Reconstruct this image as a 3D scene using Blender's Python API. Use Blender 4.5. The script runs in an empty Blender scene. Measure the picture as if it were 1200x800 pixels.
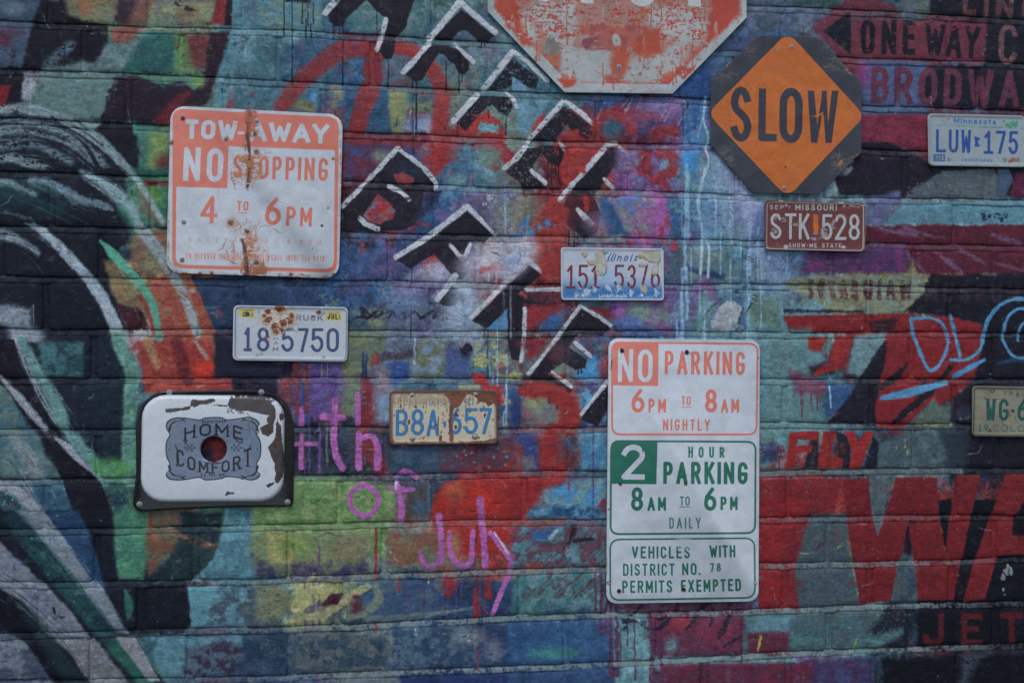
import bpy, math, random
import numpy as np
from mathutils import Matrix, Vector, Euler

scene = bpy.context.scene
rnd = random.Random(7)
RS = np.random.RandomState(11)
R = math.radians

# ------------------------------------------------------------------ camera
CAM_YAW, CAM_PITCH, CAM_DIST, EYE_Z = R(9.6), R(1.55), 4.15, 1.55
cam_data = bpy.data.cameras.new('camera')
cam_data.lens = 50; cam_data.sensor_width = 36
cam_data.clip_start = 0.05; cam_data.clip_end = 2000
cam = bpy.data.objects.new('camera', cam_data)
scene.collection.objects.link(cam)
ROT = (Matrix.Rotation(-CAM_YAW, 3, 'Z') @ Matrix.Rotation(math.pi/2 + CAM_PITCH, 3, 'X'))
FWD = ROT @ Vector((0, 0, -1))
CAM_LOC = Vector((0, 0, EYE_Z)) - FWD*CAM_DIST
cam.location = CAM_LOC
cam.rotation_euler = ROT.to_euler()
scene.camera = cam

# ------------------------------------------------------------------ light (bright overcast)
world = bpy.data.worlds.new('World'); scene.world = world
world.use_nodes = True
wn = world.node_tree.nodes; wl = world.node_tree.links
sky = wn.new('ShaderNodeTexSky'); sky.sky_type = 'NISHITA'; sky.sun_disc = False
sky.sun_elevation = R(58); sky.sun_rotation = R(200)
sky.air_density = 1.0; sky.dust_density = 1.2; sky.ozone_density = 1.0
wn['Background'].inputs['Strength'].default_value = 0.14
wl.new(sky.outputs['Color'], wn['Background'].inputs['Color'])
sun_data = bpy.data.lights.new('sun', 'SUN'); sun_data.energy = 0.9; sun_data.angle = R(12)
sun_data.color = (1.0, 0.985, 0.96)
sun = bpy.data.objects.new('sun', sun_data); scene.collection.objects.link(sun)
# from above and slightly left of the camera, towards the wall (+Y)
el, az = R(58), R(200)          # azimuth measured clockwise from +Y
sdir = Vector((math.sin(az)*math.cos(el), math.cos(az)*math.cos(el), math.sin(el)))
sun.rotation_euler = sdir.to_track_quat('Z', 'Y').to_euler()
scene.view_settings.view_transform = 'Standard'; scene.view_settings.look = 'None'
scene.view_settings.exposure = EXPOSURE = 0.05
scene.view_settings.gamma = 1.0; scene.view_settings.use_curve_mapping = False
# measured: colour a white (albedo 1) surface of the wall shows, linear
SAT = 0.97
WHITE = np.array([0.56, 0.58, 0.655], np.float32)

# ------------------------------------------------------------------ geometry of the view: pixel of a 1200 px wide frame -> point of a vertical plane
FPX = 1200*50/36
RN = np.array(ROT); CN = np.array(CAM_LOC)
def wall_pt(px, py, yp=0.0):
    px = np.asarray(px, float); py = np.asarray(py, float)
    d = np.stack([(px-600)/FPX, (400-py)/FPX, -np.ones_like(px)], -1) @ RN.T
    t = (yp - CN[1])/d[..., 1]
    return CN[0]+t*d[..., 0], CN[2]+t*d[..., 2]
def to_px(X, Z, Y=0.0):
    v = np.stack([X-CN[0], np.full_like(X, Y-CN[1]), Z-CN[2]], -1) @ RN
    return 600+FPX*v[..., 0]/-v[..., 2], 400-FPX*v[..., 1]/-v[..., 2]

# ------------------------------------------------------------------ noise
def s2l(c):
    c = np.asarray(c, np.float32)
    return np.where(c <= 0.04045, c/12.92, ((c+0.055)/1.055)**2.4)
def l2s(c):
    c = np.clip(c, 0, 1)
    return np.where(c <= 0.0031308, c*12.92, 1.055*c**(1/2.4)-0.055)
def vnoise(h, w, cy, cx=None, seed=0):
    """value noise, cells of cy x cx texels, 0..1"""
    cx = cx or cy
    r = np.random.RandomState(seed)
    gh, gw = int(h/cy)+3, int(w/cx)+3
    g = r.rand(gh, gw).astype(np.float32)
    y = np.arange(h, dtype=np.float32)/cy; x = np.arange(w, dtype=np.float32)/cx
    yi = y.astype(int); xi = x.astype(int)
    fy = (y-yi); fx = (x-xi)
    fy = (fy*fy*(3-2*fy))[:, None]; fx = (fx*fx*(3-2*fx))[None]
    rows = g[yi]*(1-fy)+g[yi+1]*fy
    return rows[:, xi]*(1-fx)+rows[:, xi+1]*fx
def fbm(h, w, cell, octs=4, seed=0, asp=1.0, gain=0.55):
    out = np.zeros((h, w), np.float32); a = 1; tot = 0
    for k in range(octs):
        c = max(cell/2**k, 1.2)
        out += a*vnoise(h, w, c, max(c*asp, 1.2), seed*31+k); tot += a; a *= gain
    out /= tot
    return np.clip((out-0.5)*1.7+0.5, 0, 1)
def sst(a, b, x):
    t = np.clip((x-a)/(b-a), 0, 1); return t*t*(3-2*t)

def spline(pts, n=8, closed=False):
    P = np.asarray(pts, float)
    if len(P) < 3: return P
    if closed: Q = np.vstack([P[-1], P, P[0], P[1]])
    else: Q = np.vstack([2*P[0]-P[1], P, 2*P[-1]-P[-2]])
    out = []
    t = np.linspace(0, 1, n, endpoint=False)[:, None]
    for i in range(1, len(Q)-2):
        p0, p1, p2, p3 = Q[i-1:i+3]
        out.append(0.5*((2*p1)+(-p0+p2)*t+(2*p0-5*p1+4*p2-p3)*t*t+(-p0+3*p1-3*p2+p3)*t**3))
    out = np.vstack(out)
    return out if closed else np.vstack([out, P[-1]])

# ------------------------------------------------------------------ paint layer: a picture in surface coordinates
class Canvas:
    """rgb (display colour as seen under the wall's daylight) + relief, laid over a flat surface"""
    def __init__(s, wm, hm, mpt, xf, base=(0.5, 0.5, 0.5), seed=1):
        s.w, s.h, s.mpt = int(wm/mpt), int(hm/mpt), mpt
        s.c = np.empty((s.h, s.w, 3), np.float32); s.c[:] = np.array(base)/255.0
        s.z = np.full((s.h, s.w), 0.5, np.float32)
        s.xf = xf                                   # (px, py) -> (x right, y down) in metres on the surface
        s.var = 0.12 if wm > 2 else 0.03
        s.n1 = fbm(s.h, s.w, 0.026/mpt, 5, seed, gain=.62)    # blotches
        s.n2 = fbm(s.h, s.w, 0.0055/mpt, 3, seed+5, gain=.7)  # grit
        s.n3 = fbm(s.h, s.w, 0.005/mpt, 3, seed+9, asp=4)   # brush
        s.o = (0, 0, 1.0)
    def at(s, x0, y0, k): s.o = (x0, y0, k); return s
    def tp(s, pts):
        P = np.asarray(pts, float)
        x, y = s.xf(P[:, 0]/s.o[2]+s.o[0], P[:, 1]/s.o[2]+s.o[1])
        return np.stack([x/s.mpt, y/s.mpt], -1)
    def unit(s, p):
        """texels for one unit of the current coordinates at p"""
        q = s.tp([p, (p[0]+1, p[1]), (p[0], p[1]+1)])
        return 0.5*(np.hypot(*(q[1]-q[0]))+np.hypot(*(q[2]-q[0])))
    def box(s, P, pad):
        x0 = int(max(0, P[:, 0].min()-pad)); x1 = int(min(s.w, P[:, 0].max()+pad+1))
        y0 = int(max(0, P[:, 1].min()-pad)); y1 = int(min(s.h, P[:, 1].max()+pad+1))
        if x1 <= x0 or y1 <= y0: return None
        return y0, y1, x0, x1
    def put(s, b, a, col, z=None, mix=None):
        y0, y1, x0, x1 = b
        a = a[..., None]
        col = np.array(col, np.float32)/255.0
        if mix is not None:
            col2 = np.array(mix[0], np.float32)/255.0
            m = sst(0.35, 0.65, mix[1])[..., None]
            col = col*(1-m)+col2*m
        else:
            col = np.broadcast_to(col, (y1-y0, x1-x0, 3))
        v = 1+(s.n3[y0:y1, x0:x1, None]-0.5)*s.var+(s.n1[y0:y1, x0:x1, None]-0.5)*s.var
        s.c[y0:y1, x0:x1] = s.c[y0:y1, x0:x1]*(1-a)+col*v*a
        if z is not None:
            s.z[y0:y1, x0:x1] = s.z[y0:y1, x0:x1]*(1-a[..., 0])+z*a[..., 0]
    def alpha(s, d, b, soft, rough, dry, al, u):
        """d: distance outside the shape in texels (negative inside)"""
        y0, y1, x0, x1 = b
        if rough: d = d+(s.n1[y0:y1, x0:x1]-0.5)*rough*2*u+(s.n2[y0:y1, x0:x1]-0.5)*rough*u
        a = 1-sst(-soft*u-0.5, soft*u+0.5, d)
        if dry:
            n = 0.55*s.n2[y0:y1, x0:x1]+0.45*s.n3[y0:y1, x0:x1]
            a = a*sst(dry-0.09, dry+0.09, n)
        return a*al
    def S(s, w, col, pts, soft=1.0, rough=1.0, dry=0, al=1, z=None, cap='round', curve=True, mix=None):
        """stroke of width w along pts; all lengths in the current coordinates"""
        u = s.unit(pts[0])
        P = s.tp(pts)
        if curve and len(P) > 2: P = spline(P, 6)
        ws = np.interp(np.linspace(0, 1, len(P)), np.linspace(0, 1, len(w)), w)*u*0.5 if np.ndim(w) else np.full(len(P), w*u*0.5)
        r = ws.max()
        b = s.box(P, r*1.5+(soft+rough*1.5)*u+3)
        if b is None: return
        y0, y1, x0, x1 = b
        Y, X = np.mgrid[y0:y1, x0:x1].astype(np.float32)
        D = np.full(Y.shape, 1e9, np.float32)
        n = len(P)-1
        for i in range(n):
            a_, c_ = P[i], P[i+1]; v = c_-a_; L = math.hypot(*v)
            if L < 1e-6: continue
            v = v/L
            t = (X-a_[0])*v[0]+(Y-a_[1])*v[1]; q = np.abs((X-a_[0])*v[1]-(Y-a_[1])*v[0])
            tc = np.clip(t, 0, L)
            rr = ws[i]+(ws[i+1]-ws[i])*tc/L
            d = np.hypot(q, t-tc)-rr
            if cap == 'flat':
                if i == 0: d = np.where(t < 0, np.maximum(q, -t)-rr, d)
                if i == n-1: d = np.where(t > L, np.maximum(q, t-L)-rr, d)
            D = np.minimum(D, d)
        a = s.alpha(D, b, soft, rough, dry, al, u)
        s.put(b, a, col, z, None if mix is None else (mix, s.n1[y0:y1, x0:x1]))
    def F(s, col, pts, soft=1.0, rough=1.0, dry=0, al=1, z=None, curve=False, mix=None):
        """filled outline"""
        if s.var > .1 and soft >= 6: soft *= 1.45
        u = s.unit(pts[0]); P = s.tp(pts)
        if curve: P = spline(P, 6, True)
        b = s.box(P, (soft+rough*1.5)*u+3)
        if b is None: return
        y0, y1, x0, x1 = b
        Y, X = np.mgrid[y0:y1, x0:x1].astype(np.float32)
        D = np.full(Y.shape, 1e18, np.float32); ins = np.zeros(Y.shape, bool)
        n = len(P)
        for i in range(n):
            a_, c_ = P[i], P[(i+1) % n]; v = c_-a_; L2 = v@v
            if L2 < 1e-9: continue
            t = np.clip(((X-a_[0])*v[0]+(Y-a_[1])*v[1])/L2, 0, 1)
            dx = X-a_[0]-t*v[0]; dy = Y-a_[1]-t*v[1]
            D = np.minimum(D, dx*dx+dy*dy)
            if a_[1] != c_[1]:
                c = ((a_[1] > Y) != (c_[1] > Y)) & (X < (c_[0]-a_[0])*(Y-a_[1])/(c_[1]-a_[1])+a_[0])
                ins ^= c
        D = np.sqrt(D); D = np.where(ins, -D, D)
        a = s.alpha(D, b, soft, rough, dry, al, u)
        s.put(b, a, col, z, None if mix is None else (mix, s.n1[y0:y1, x0:x1]))
    def O(s, cx, cy, rx, ry, col, soft=None, rough=2.0, **k):
        """blob; very soft by default"""
        th = np.linspace(0, 2*math.pi, 20, endpoint=False)
        if soft is None: soft = min(rx, ry)*0.5
        s.F(col, [(cx+rx*math.cos(t), cy+ry*math.sin(t)) for t in th], soft, rough, **k)
    def drip(s, x, y0, y1, w, col, al=0.9, wob=1.5):
        n = max(3, int(abs(y1-y0)/25)+2)
        r = random.Random(int(x*13+y0*7))
        pts = [(x+(r.random()-0.5)*2*wob*(i > 0), y0+(y1-y0)*i/(n-1)) for i in range(n)]
        s.S([w*0.8, w*0.7, w, w*0.8, w*1.4], col, pts, soft=0.8, rough=0.5, al=al)
    def text(s, st, p0, p1, h, w, col, gap=0.24, slant=0.0, up=None, cap='flat', soft=0.4, rough=0.0, dry=0, al=1, z=None, space=0.55, wid=0.62, ser=False, adv=None):
        """stroke lettering from p0 to p1 along the foot line, height h, stroke width w"""
        p0 = np.array(p0, float); p1 = np.array(p1, float)
        e = (p1-p0); L = np.hypot(*e); e /= L
        upv = np.array(up if up is not None else (e[1], -e[0]), float)
        ws = []
        for ch in st:
            ws.append(space if ch == ' ' else GLYPH[ch][0])
        tot = sum(ws)+gap*(len(st)-1)
        k = L/tot; x = 0
        for ch, g in zip(st, ws):
            if ch != ' ':
                gw = g*k; hw = w/2
                for pl in GLYPH[ch][1]:
                    Q = []
                    for (a, b) in pl:
                        xx = hw+a*(gw-w)+slant*b*h
                        yy = hw+b*(h-w) if 0 <= b <= 1 else b*h
                        Q.append(tuple(p0+e*(x+xx)+upv*yy))
                    s.S(w, col, Q, soft=soft, rough=rough, dry=dry, al=al, z=z, cap=cap, curve=False)
            x += (g+gap)*k
    def image(s, name):
        c = np.clip(s.c, 0, 1); lum = (c @ np.array([.3, .55, .15], np.float32))[..., None]
        c = lum+(c-lum)*SAT
        a = s2l(c)/WHITE
        a = np.clip(l2s(np.clip(a, 0.004, 0.86)), 0, 1)
        out = np.empty((s.h, s.w, 4), np.float32)
        out[..., :3] = a[::-1]; out[..., 3] = np.clip(s.z[::-1], 0, 1)
        im = bpy.data.images.new(name, s.w, s.h, alpha=True)
        im.alpha_mode = 'CHANNEL_PACKED'
        im.pixels.foreach_set(out.ravel()); im.update(); im.pack()
        return im

# ------------------------------------------------------------------ stroke lettering
def arc(cx, cy, rx, ry, a0, a1, n=9):
    return [(cx+rx*math.cos(R(a0+(a1-a0)*i/(n-1))), cy+ry*math.sin(R(a0+(a1-a0)*i/(n-1)))) for i in range(n)]
V = lambda x: [(x, 0), (x, 1)]
def oval(y0=0, y1=1, x0=0, x1=1, ry=0.26):
    cx = (x0+x1)/2; rx = (x1-x0)/2
    p = arc(cx, y1-ry, rx, ry, 0, 180, 9)+arc(cx, y0+ry, rx, ry, 180, 360, 9)
    return p+[p[0]]
GLYPH = {
 'A': (.72, [[(0, 0), (.5, 1), (1, 0)], [(.18, .3), (.82, .3)]]),
 'B': (.64, [[(0, 0), (0, 1), (.55, 1)]+arc(.55, .76, .4, .24, 90, -90)+[(.0, .52)], [(0, 0), (.55, 0)]+arc(.55, .26, .45, .26, -90, 90)]),
 'C': (.62, [arc(.5, .74, .5, .26, 15, 180)+arc(.5, .26, .5, .26, 180, 345)]),
 'D': (.64, [[(0, 0), (0, 1), (.5, 1)]+arc(.5, .72, .5, .28, 90, 0)+arc(.5, .28, .5, .28, 0, -90)+[(0, 0)]]),
 'E': (.56, [[(1, 0), (0, 0), (0, 1), (1, 1)], [(0, .52), (.82, .52)]]),
 'F': (.54, [[(0, 0), (0, 1), (1, 1)], [(0, .52), (.82, .52)]]),
 'G': (.64, [arc(.5, .74, .5, .26, 15, 180)+arc(.5, .26, .5, .26, 180, 360)+[(1, .45), (.55, .45)]]),
 'H': (.64, [V(0), V(1), [(0, .52), (1, .52)]]),
 'I': (.14, [V(.5)]),
 'J': (.56, [[(1, 1), (1, .25)]+arc(.5, .25, .5, .25, 0, -180)]),
 'K': (.66, [V(0), [(0, .35), (.95, 1)], [(.35, .58), (1, 0)]]),
 'L': (.54, [[(0, 1), (0, 0), (1, 0)]]),
 'M': (.78, [[(0, 0), (0, 1), (.5, .25), (1, 1), (1, 0)]]),
 'N': (.68, [[(0, 0), (0, 1), (1, 0), (1, 1)]]),
 'O': (.66, [oval()]),
 'P': (.62, [[(0, 0), (0, 1), (.55, 1)]+arc(.55, .73, .45, .27, 90, -90)+[(0, .46)]]),
 'R': (.64, [[(0, 0), (0, 1), (.55, 1)]+arc(.55, .74, .42, .26, 90, -90)+[(0, .48)], [(.5, .48), (1, 0)]]),
 'S': (.62, [arc(.5, .74, .47, .26, 20, 180, 8)+[(.12, .62), (.85, .4)]+arc(.5, .26, .5, .26, 0, -160, 8)]),
 'T': (.60, [[(0, 1), (1, 1)], V(.5)]),
 'U': (.64, [[(0, 1), (0, .26)]+arc(.5, .26, .5, .26, 180, 360)+[(1, 1)]]),
 'V': (.68, [[(0, 1), (.5, 0), (1, 1)]]),
 'W': (.90, [[(0, 1), (.26, 0), (.5, .8), (.74, 0), (1, 1)]]),
 'X': (.66, [[(0, 0), (1, 1)], [(0, 1), (1, 0)]]),
 'Y': (.68, [[(0, 1), (.5, .45), (1, 1)], [(.5, .45), (.5, 0)]]),
 '0': (.62, [oval()]),
 '1': (.42, [[(.1, .78), (.55, 1), (.55, 0)], [(0, 0), (1, 0)]]),
 '2': (.62, [arc(.5, .74, .5, .26, 165, -25, 10)+[(0, 0), (1, 0)]]),
 '3': (.62, [arc(.48, .76, .45, .24, 160, -90, 9), arc(.48, .26, .52, .26, 90, -160, 9)]),
 '4': (.66, [[(.72, 0), (.72, 1), (0, .27), (1, .27)]]),
 '5': (.60, [[(.95, 1), (.1, 1), (.05, .55)]+arc(.48, .32, .52, .32, 110, -160, 10)]),
 '6': (.60, [oval(0, .6, ry=.28), [(0, .35), (.1, .62), (.72, 1)]]),
 '7': (.60, [[(0, 1), (1, 1), (.35, 0)]]),
 '8': (.60, [oval(.5, 1, .06, .94, .24), oval(0, .5, ry=.24)]),
 '9': (.60, [oval(.4, 1, ry=.28), [(1, .65), (.9, .38), (.3, 0)]]),
 '-': (.34, [[(0, .5), (1, .5)]]), '.': (.12, [[(.4, 0.0), (.6, 0.0)]]), "'": (.12, [[(.5, 1), (.5, .8)]]),
 '(': (.22, [[(1, 1), (.1, .7), (.1, .3), (1, 0)]]), ')': (.22, [[(0, 1), (.9, .7), (.9, .3), (0, 0)]]),
 '&': (.66, [[(1, 0), (.2, .75), (.4, 1), (.65, .8), (.05, .3), (.3, 0), (.7, .1), (1, .45)]]),
 'm': (.80, [[(0, 0), (0, .7)], [(0, .5), (.25, .68), (.5, .5), (.5, 0)], [(.5, .5), (.75, .68), (1, .5), (1, 0)]]),
 'i': (.14, [[(.5, 0), (.5, .68)], [(.5, .95), (.5, .9)]]),
 'n': (.52, [[(0, 0), (0, .7)], [(0, .5), (.5, .68), (1, .5), (1, 0)]]),
 'e': (.52, [[(0, .36), (1, .36), (.85, .62), (.5, .7), (.1, .55), (0, .3), (.15, .08), (.5, 0), (.95, .1)]]),
 's': (.44, [[(.95, .6), (.5, .7), (.1, .55), (.5, .37), (.95, .18), (.5, 0), (.0, .1)]]),
 'o': (.52, [oval(0, .7, ry=.3)]),
 't': (.36, [[(.4, .95), (.4, .12), (.7, 0), (1, .05)], [(0, .68), (1, .68)]]),
 'a': (.50, [[(.1, .62), (.5, .7), (.9, .55), (.9, 0)], [(.9, .38), (.4, .4), (.05, .2), (.4, 0), (.9, .15)]]),
 'l': (.12, [[(.5, 0), (.5, 1)]]),
 'k': (.50, [V(0), [(0, .25), (.9, .7)], [(.35, .42), (1, 0)]]),
 'd': (.52, [[(1, 0), (1, 1)], oval(0, .7, ry=.3)]),
 'f': (.36, [[(1, 1), (.5, .95), (.4, .7), (.4, 0)], [(0, .65), (.95, .65)]]),
 'c': (.46, [[(.95, .58), (.5, .7), (.05, .5), (.05, .2), (.5, 0), (.95, .12)]]),
}
# ------------------------------------------------------------------ the wall: course lines (photo pixels at five stations), turned into metres
ST = [0, 300, 600, 900, 1200]
JN = [[-92, -80, -66, -50, -32], [-33, -22, -8, 7, 22],
      [25, 34, 50, 62, 75], [81, 92, 108, 118, 130], [138, 150, 163, 171, 181], [200, 209, 219, 229, 235],
      [265, 268, 277, 281, 289], [323, 327, 332, 333, 337], [384, 386, 387, 388, 390], [443, 441, 444, 443, 444],
      [502, 500, 501, 495, 495], [560, 557, 552, 550, 548], [620, 614, 609, 605, 603], [681, 678, 665, 660, 652],
      [741, 735, 721, 712, 703], [795, 792, 780, 764, 753], [857, 850, 836, 818, 804], [917, 909, 892, 872, 856]]
JX, JZ = [], []
for row in JN:
    x, z = wall_pt(ST, row); JX.append(x); JZ.append(z)
def course_z(k, x):
    """height of the underside of the course above joint k"""
    xs, zs = JX[k], JZ[k]
    x = np.asarray(x, float)
    o = np.interp(x, xs, zs)
    r1 = 0.0022*np.sin(x*(4.1+k%3)+k*2.3)+0.0009*np.sin(x*23.7+k*5.1)+0.0006*np.sin(x*71+k*1.7)
    return o+r1
BED = 0.019           # height of the mortar band under each course

WX0, WX1, WZ0, WZ1 = -2.15, 2.25, EYE_Z-1.30, EYE_Z+1.22
def xf_wall(px, py):
    X, Z = wall_pt(px, py); return X-WX0, WZ1-Z
MPT = 0.0014
W = Canvas(WX1-WX0, WZ1-WZ0, MPT, xf_wall, seed=3)

PAL = dict(k=(24, 25, 37), K=(38, 42, 58), n=(33, 52, 68), t=(36, 68, 74), T=(64, 98, 114), c=(98, 134, 148), C=(126, 156, 166),
           g=(66, 114, 98), G=(92, 130, 86), y=(126, 134, 92), Y=(154, 154, 104), r=(148, 48, 46), R=(178, 54, 44), d=(88, 32, 40),
           o=(152, 86, 70), b=(50, 84, 128), B=(72, 118, 170), p=(98, 84, 132), m=(140, 80, 134), w=(142, 148, 160), s=(90, 102, 122),
           S=(104, 118, 114), u=(44, 62, 94), D=(66, 56, 76))
BASE = """
snyoSdcTTTTTssssssssDTkkk
snnggkcTbsTscTssssbsDdddk
KwSKKcTTbsTSTTbbbbssDdubk
nSnkgrTTrbrSSTrdmbcwddddd
nKwgguuudDbcSdrpcccwKDKSK
ntkggguukrbpSrSmbccccsCcc
wKknoouubpuDwrsmTcbDDdddd
nnKYouuubupwrdTmpTccySykk
kSnwrrKsyssTSdbbccccrkruk
SkcncrrDpsTsbSrbccTTnrdSk
wktgKKuprKuusrrTccccTnKSK
wKgGtcGGKDurrDTTccrrnSTKk
tcngogcGGSorRrbcsccrrnrrk
wtugnocYSSSorRDscsrrSSrkk
wwgKkcTYyuuugTsmDDsTSnnkk
nwwtTDuSnSbuuubcDDTSTndkk
KswgTDuuSsuusubdDDDpnkkkk
"""
rows = [r for r in BASE.split('\n') if r.strip()]
grid = np.array([[PAL[ch] for ch in r] for r in rows], np.float32)/255.0
assert grid.shape[:2] == (17, 25), grid.shape
def paint_base():
    h, w = W.h, W.w
    ys = WZ1-(np.arange(h)+0.5)*MPT; xs = WX0+(np.arange(w)+0.5)*MPT
    X, Z = np.meshgrid(xs, ys)
    px, py = to_px(X, Z)
    px = px.astype(np.float32); py = py.astype(np.float32)
    wa = fbm(h, w, 45, 4, 21); wb = fbm(h, w, 45, 4, 22)
    wc = fbm(h, w, 9, 2, 23); wd = fbm(h, w, 9, 2, 24)
    px += (wa-0.5)*66+(wc-0.5)*18; py += (wb-0.5)*48+(wd-0.5)*14
    u = np.clip(px/50, 0, 23.999); v = np.clip(py/50, 0, 15.999)
    ui = u.astype(int); vi = v.astype(int)
    fu = sst(0.06, 0.94, u-ui)[..., None]; fv = sst(0.06, 0.94, v-vi)[..., None]
    c = (grid[vi, ui]*(1-fu)+grid[vi, ui+1]*fu)*(1-fv)+(grid[vi+1, ui]*(1-fu)+grid[vi+1, ui+1]*fu)*fv
    # layered brushwork: patches of neighbouring colours showing through
    for sd, off, th in ((31, (14, -9), 0.60), (32, (-16, 12), 0.62), (33, (4, 20), 0.66)):
        m = sst(th-.04, th+0.14, 0.6*fbm(h, w, 34, 4, sd, asp=0.8)+0.4*W.n2)[..., None]*0.55
        u2 = np.clip(u+off[0]/22, 0, 23.999); v2 = np.clip(v+off[1]/22, 0, 15.999)
        c = c*(1-m)+grid[(v2+0.5).astype(int), (u2+0.5).astype(int)]*m
    c *= 1+(W.n1[..., None]-0.5)*0.34+(W.n2[..., None]-0.5)*0.26
    W.c[:] = c
paint_base()

K1, K2, WH, WH2 = (33, 30, 41), (22, 22, 33), (180, 186, 198), (138, 150, 162)
F, S, O, D = W.F, W.S, W.O, W.drip

# ---- top left (4x detail frame at 0,0)
W.at(0, 0, 4)
F((62, 78, 100), [(-200, 0), (185, 0), (150, 120), (105, 330), (0, 325), (-200, 320)], 14, 6)
O(60, 150, 60, 30, (72, 66, 92)); O(60, 40, 50, 30, (92, 110, 130)); O(20, 180, 30, 40, (80, 44, 62))
F(K2, [(190, 0), (310, 0), (322, 70), (500, 118), (505, 200), (480, 260), (380, 330), (105, 340), (100, 500), (-200, 560), (-200, 330), (100, 325), (150, 122)], 6, 6)
F((118, 112, 88), [(305, 0), (545, 0), (520, 108), (390, 100), (320, 62)], 12, 6, mix=(92, 112, 92))
O(400, 30, 40, 50, (146, 100, 74)); O(470, 70, 50, 26, (124, 124, 100))
F((52, 42, 54), [(550, 0), (650, 0), (670, 60), (600, 108), (528, 108), (545, 60)], 6, 12)
F((118, 76, 70), [(640, 0), (705, 0), (690, 108), (600, 108)], 14, 6)
F((112, 122, 112), [(715, 0), (1020, 0), (1005, 108), (690, 106)], 14, 8, mix=(126, 134, 104))
O(880, 60, 60, 40, (124, 104, 82)); S(14, (30, 34, 40), [(870, 40), (910, 50)], 2, 9); S(8, (30, 34, 40), [(820, 15), (840, 25)], 2, 6)
S([46, 60], (132, 46, 50), [(1045, -20), (1030, 60), (1020, 110)], 8, 4)
S(34, (38, 26, 40), [(1078, -20), (1068, 135)], 4, 2)
F((88, 128, 142), [(1090, -60), (1500, -60), (1500, 130), (1085, 135)], 5, 4, mix=(76, 106, 124))
F((120, 132, 118), [(560, 118), (1050, 112), (1040, 150), (700, 150), (560, 140)], 6, 6, dry=.3)
S(40, (92, 132, 148), [(1030, 140), (1500, 150)], 5, 5, dry=.3)
F((126, 74, 66), [(515, 125), (680, 118), (620, 190), (560, 218), (518, 190)], 12, 5)
S(44, (82, 104, 122), [(330, 210), (270, 260), (215, 320)], 16, 8, dry=.35)
F((98, 122, 128), [(490, 210), (600, 205), (680, 150), (720, 150), (590, 330), (200, 335), (190, 320), (350, 300), (380, 280), (450, 310)], 10, 6)
F((50, 104, 94), [(690, 150), (815, 150), (812, 338), (580, 335), (610, 250)], 14, 6, mix=(40, 80, 84))
F((96, 130, 88), [(820, 150), (900, 150), (950, 300), (900, 350), (815, 340)], 10, 6)
F((104, 52, 56), [(875, 160), (1000, 165), (960, 340), (905, 310), (880, 240)], 16, 6)
F((38, 28, 40), [(985, 160), (1080, 140), (1030, 300), (975, 480), (960, 500), (840, 500), (900, 430), (950, 360)], 6, 5)
S([60, 60], (88, 130, 146), [(1100, 200), (1060, 340), (1030, 480)], 10, 5)
F((94, 120, 124), [(195, 350), (565, 345), (530, 430), (480, 545), (370, 560), (180, 510), (125, 490)], 8, 7, mix=(84, 110, 108))
F((36, 28, 42), [(545, 352), (680, 360), (750, 420), (880, 385), (920, 430), (960, 440), (830, 500), (790, 560), (700, 570), (480, 552), (490, 480)], 5, 12)
F((78, 118, 100), [(640, 352), (960, 352), (910, 430), (850, 385), (740, 390)], 6, 9)
O(930, 380, 30, 30, (108, 140, 84)); S([70, 30], (104, 32, 40), [(760, 570), (830, 480), (880, 440)], 18, 9)
F((128, 28, 34), [(-60, 400), (52, 400), (22, 490), (-60, 505)], 5, 3)
F((66, 110, 100), [(600, 590), (800, 588), (800, 810), (700, 810)], 10, 7)
F((112, 136, 88), [(700, 630), (798, 610), (780, 720), (740, 810), (690, 810)], 16, 7); O(770, 770, 40, 45, (104, 50, 52))
F((22, 26, 38), [(-300, 565), (150, 548), (480, 570), (640, 640), (650, 830), (-300, 830)], 6, 5)
F((24, 22, 34), [(470, 575), (620, 575), (625, 700), (560, 690), (450, 620)], 4, 4)
S([30, 52, 30], (128, 144, 150), [(-60, 530), (40, 505), (130, 510), (230, 535), (330, 560)], 7, 9, dry=.3)
S([14, 40, 50, 44], (118, 138, 146), [(130, 515), (260, 545), (400, 620), (500, 690), (620, 820)], 7, 7, dry=.22)
S([50, 70, 50], (104, 122, 134), [(-100, 640), (60, 605), (180, 600), (300, 640), (420, 720), (520, 820)], 14, 9, dry=.30)
S([60, 40], (88, 106, 120), [(-60, 690), (100, 670), (200, 690), (330, 760)], 16, 12, dry=.42)
S([34, 50, 30], (122, 138, 148), [(-100, 760), (60, 745), (200, 790), (300, 830)], 9, 8, dry=.3)
S([10, 22], (24, 24, 36), [(240, 545), (330, 620), (400, 680), (470, 800)], 4, 5)
F((112, 138, 136), [(365, 562), (475, 572), (430, 622), (400, 600)], 6, 4)

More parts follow.
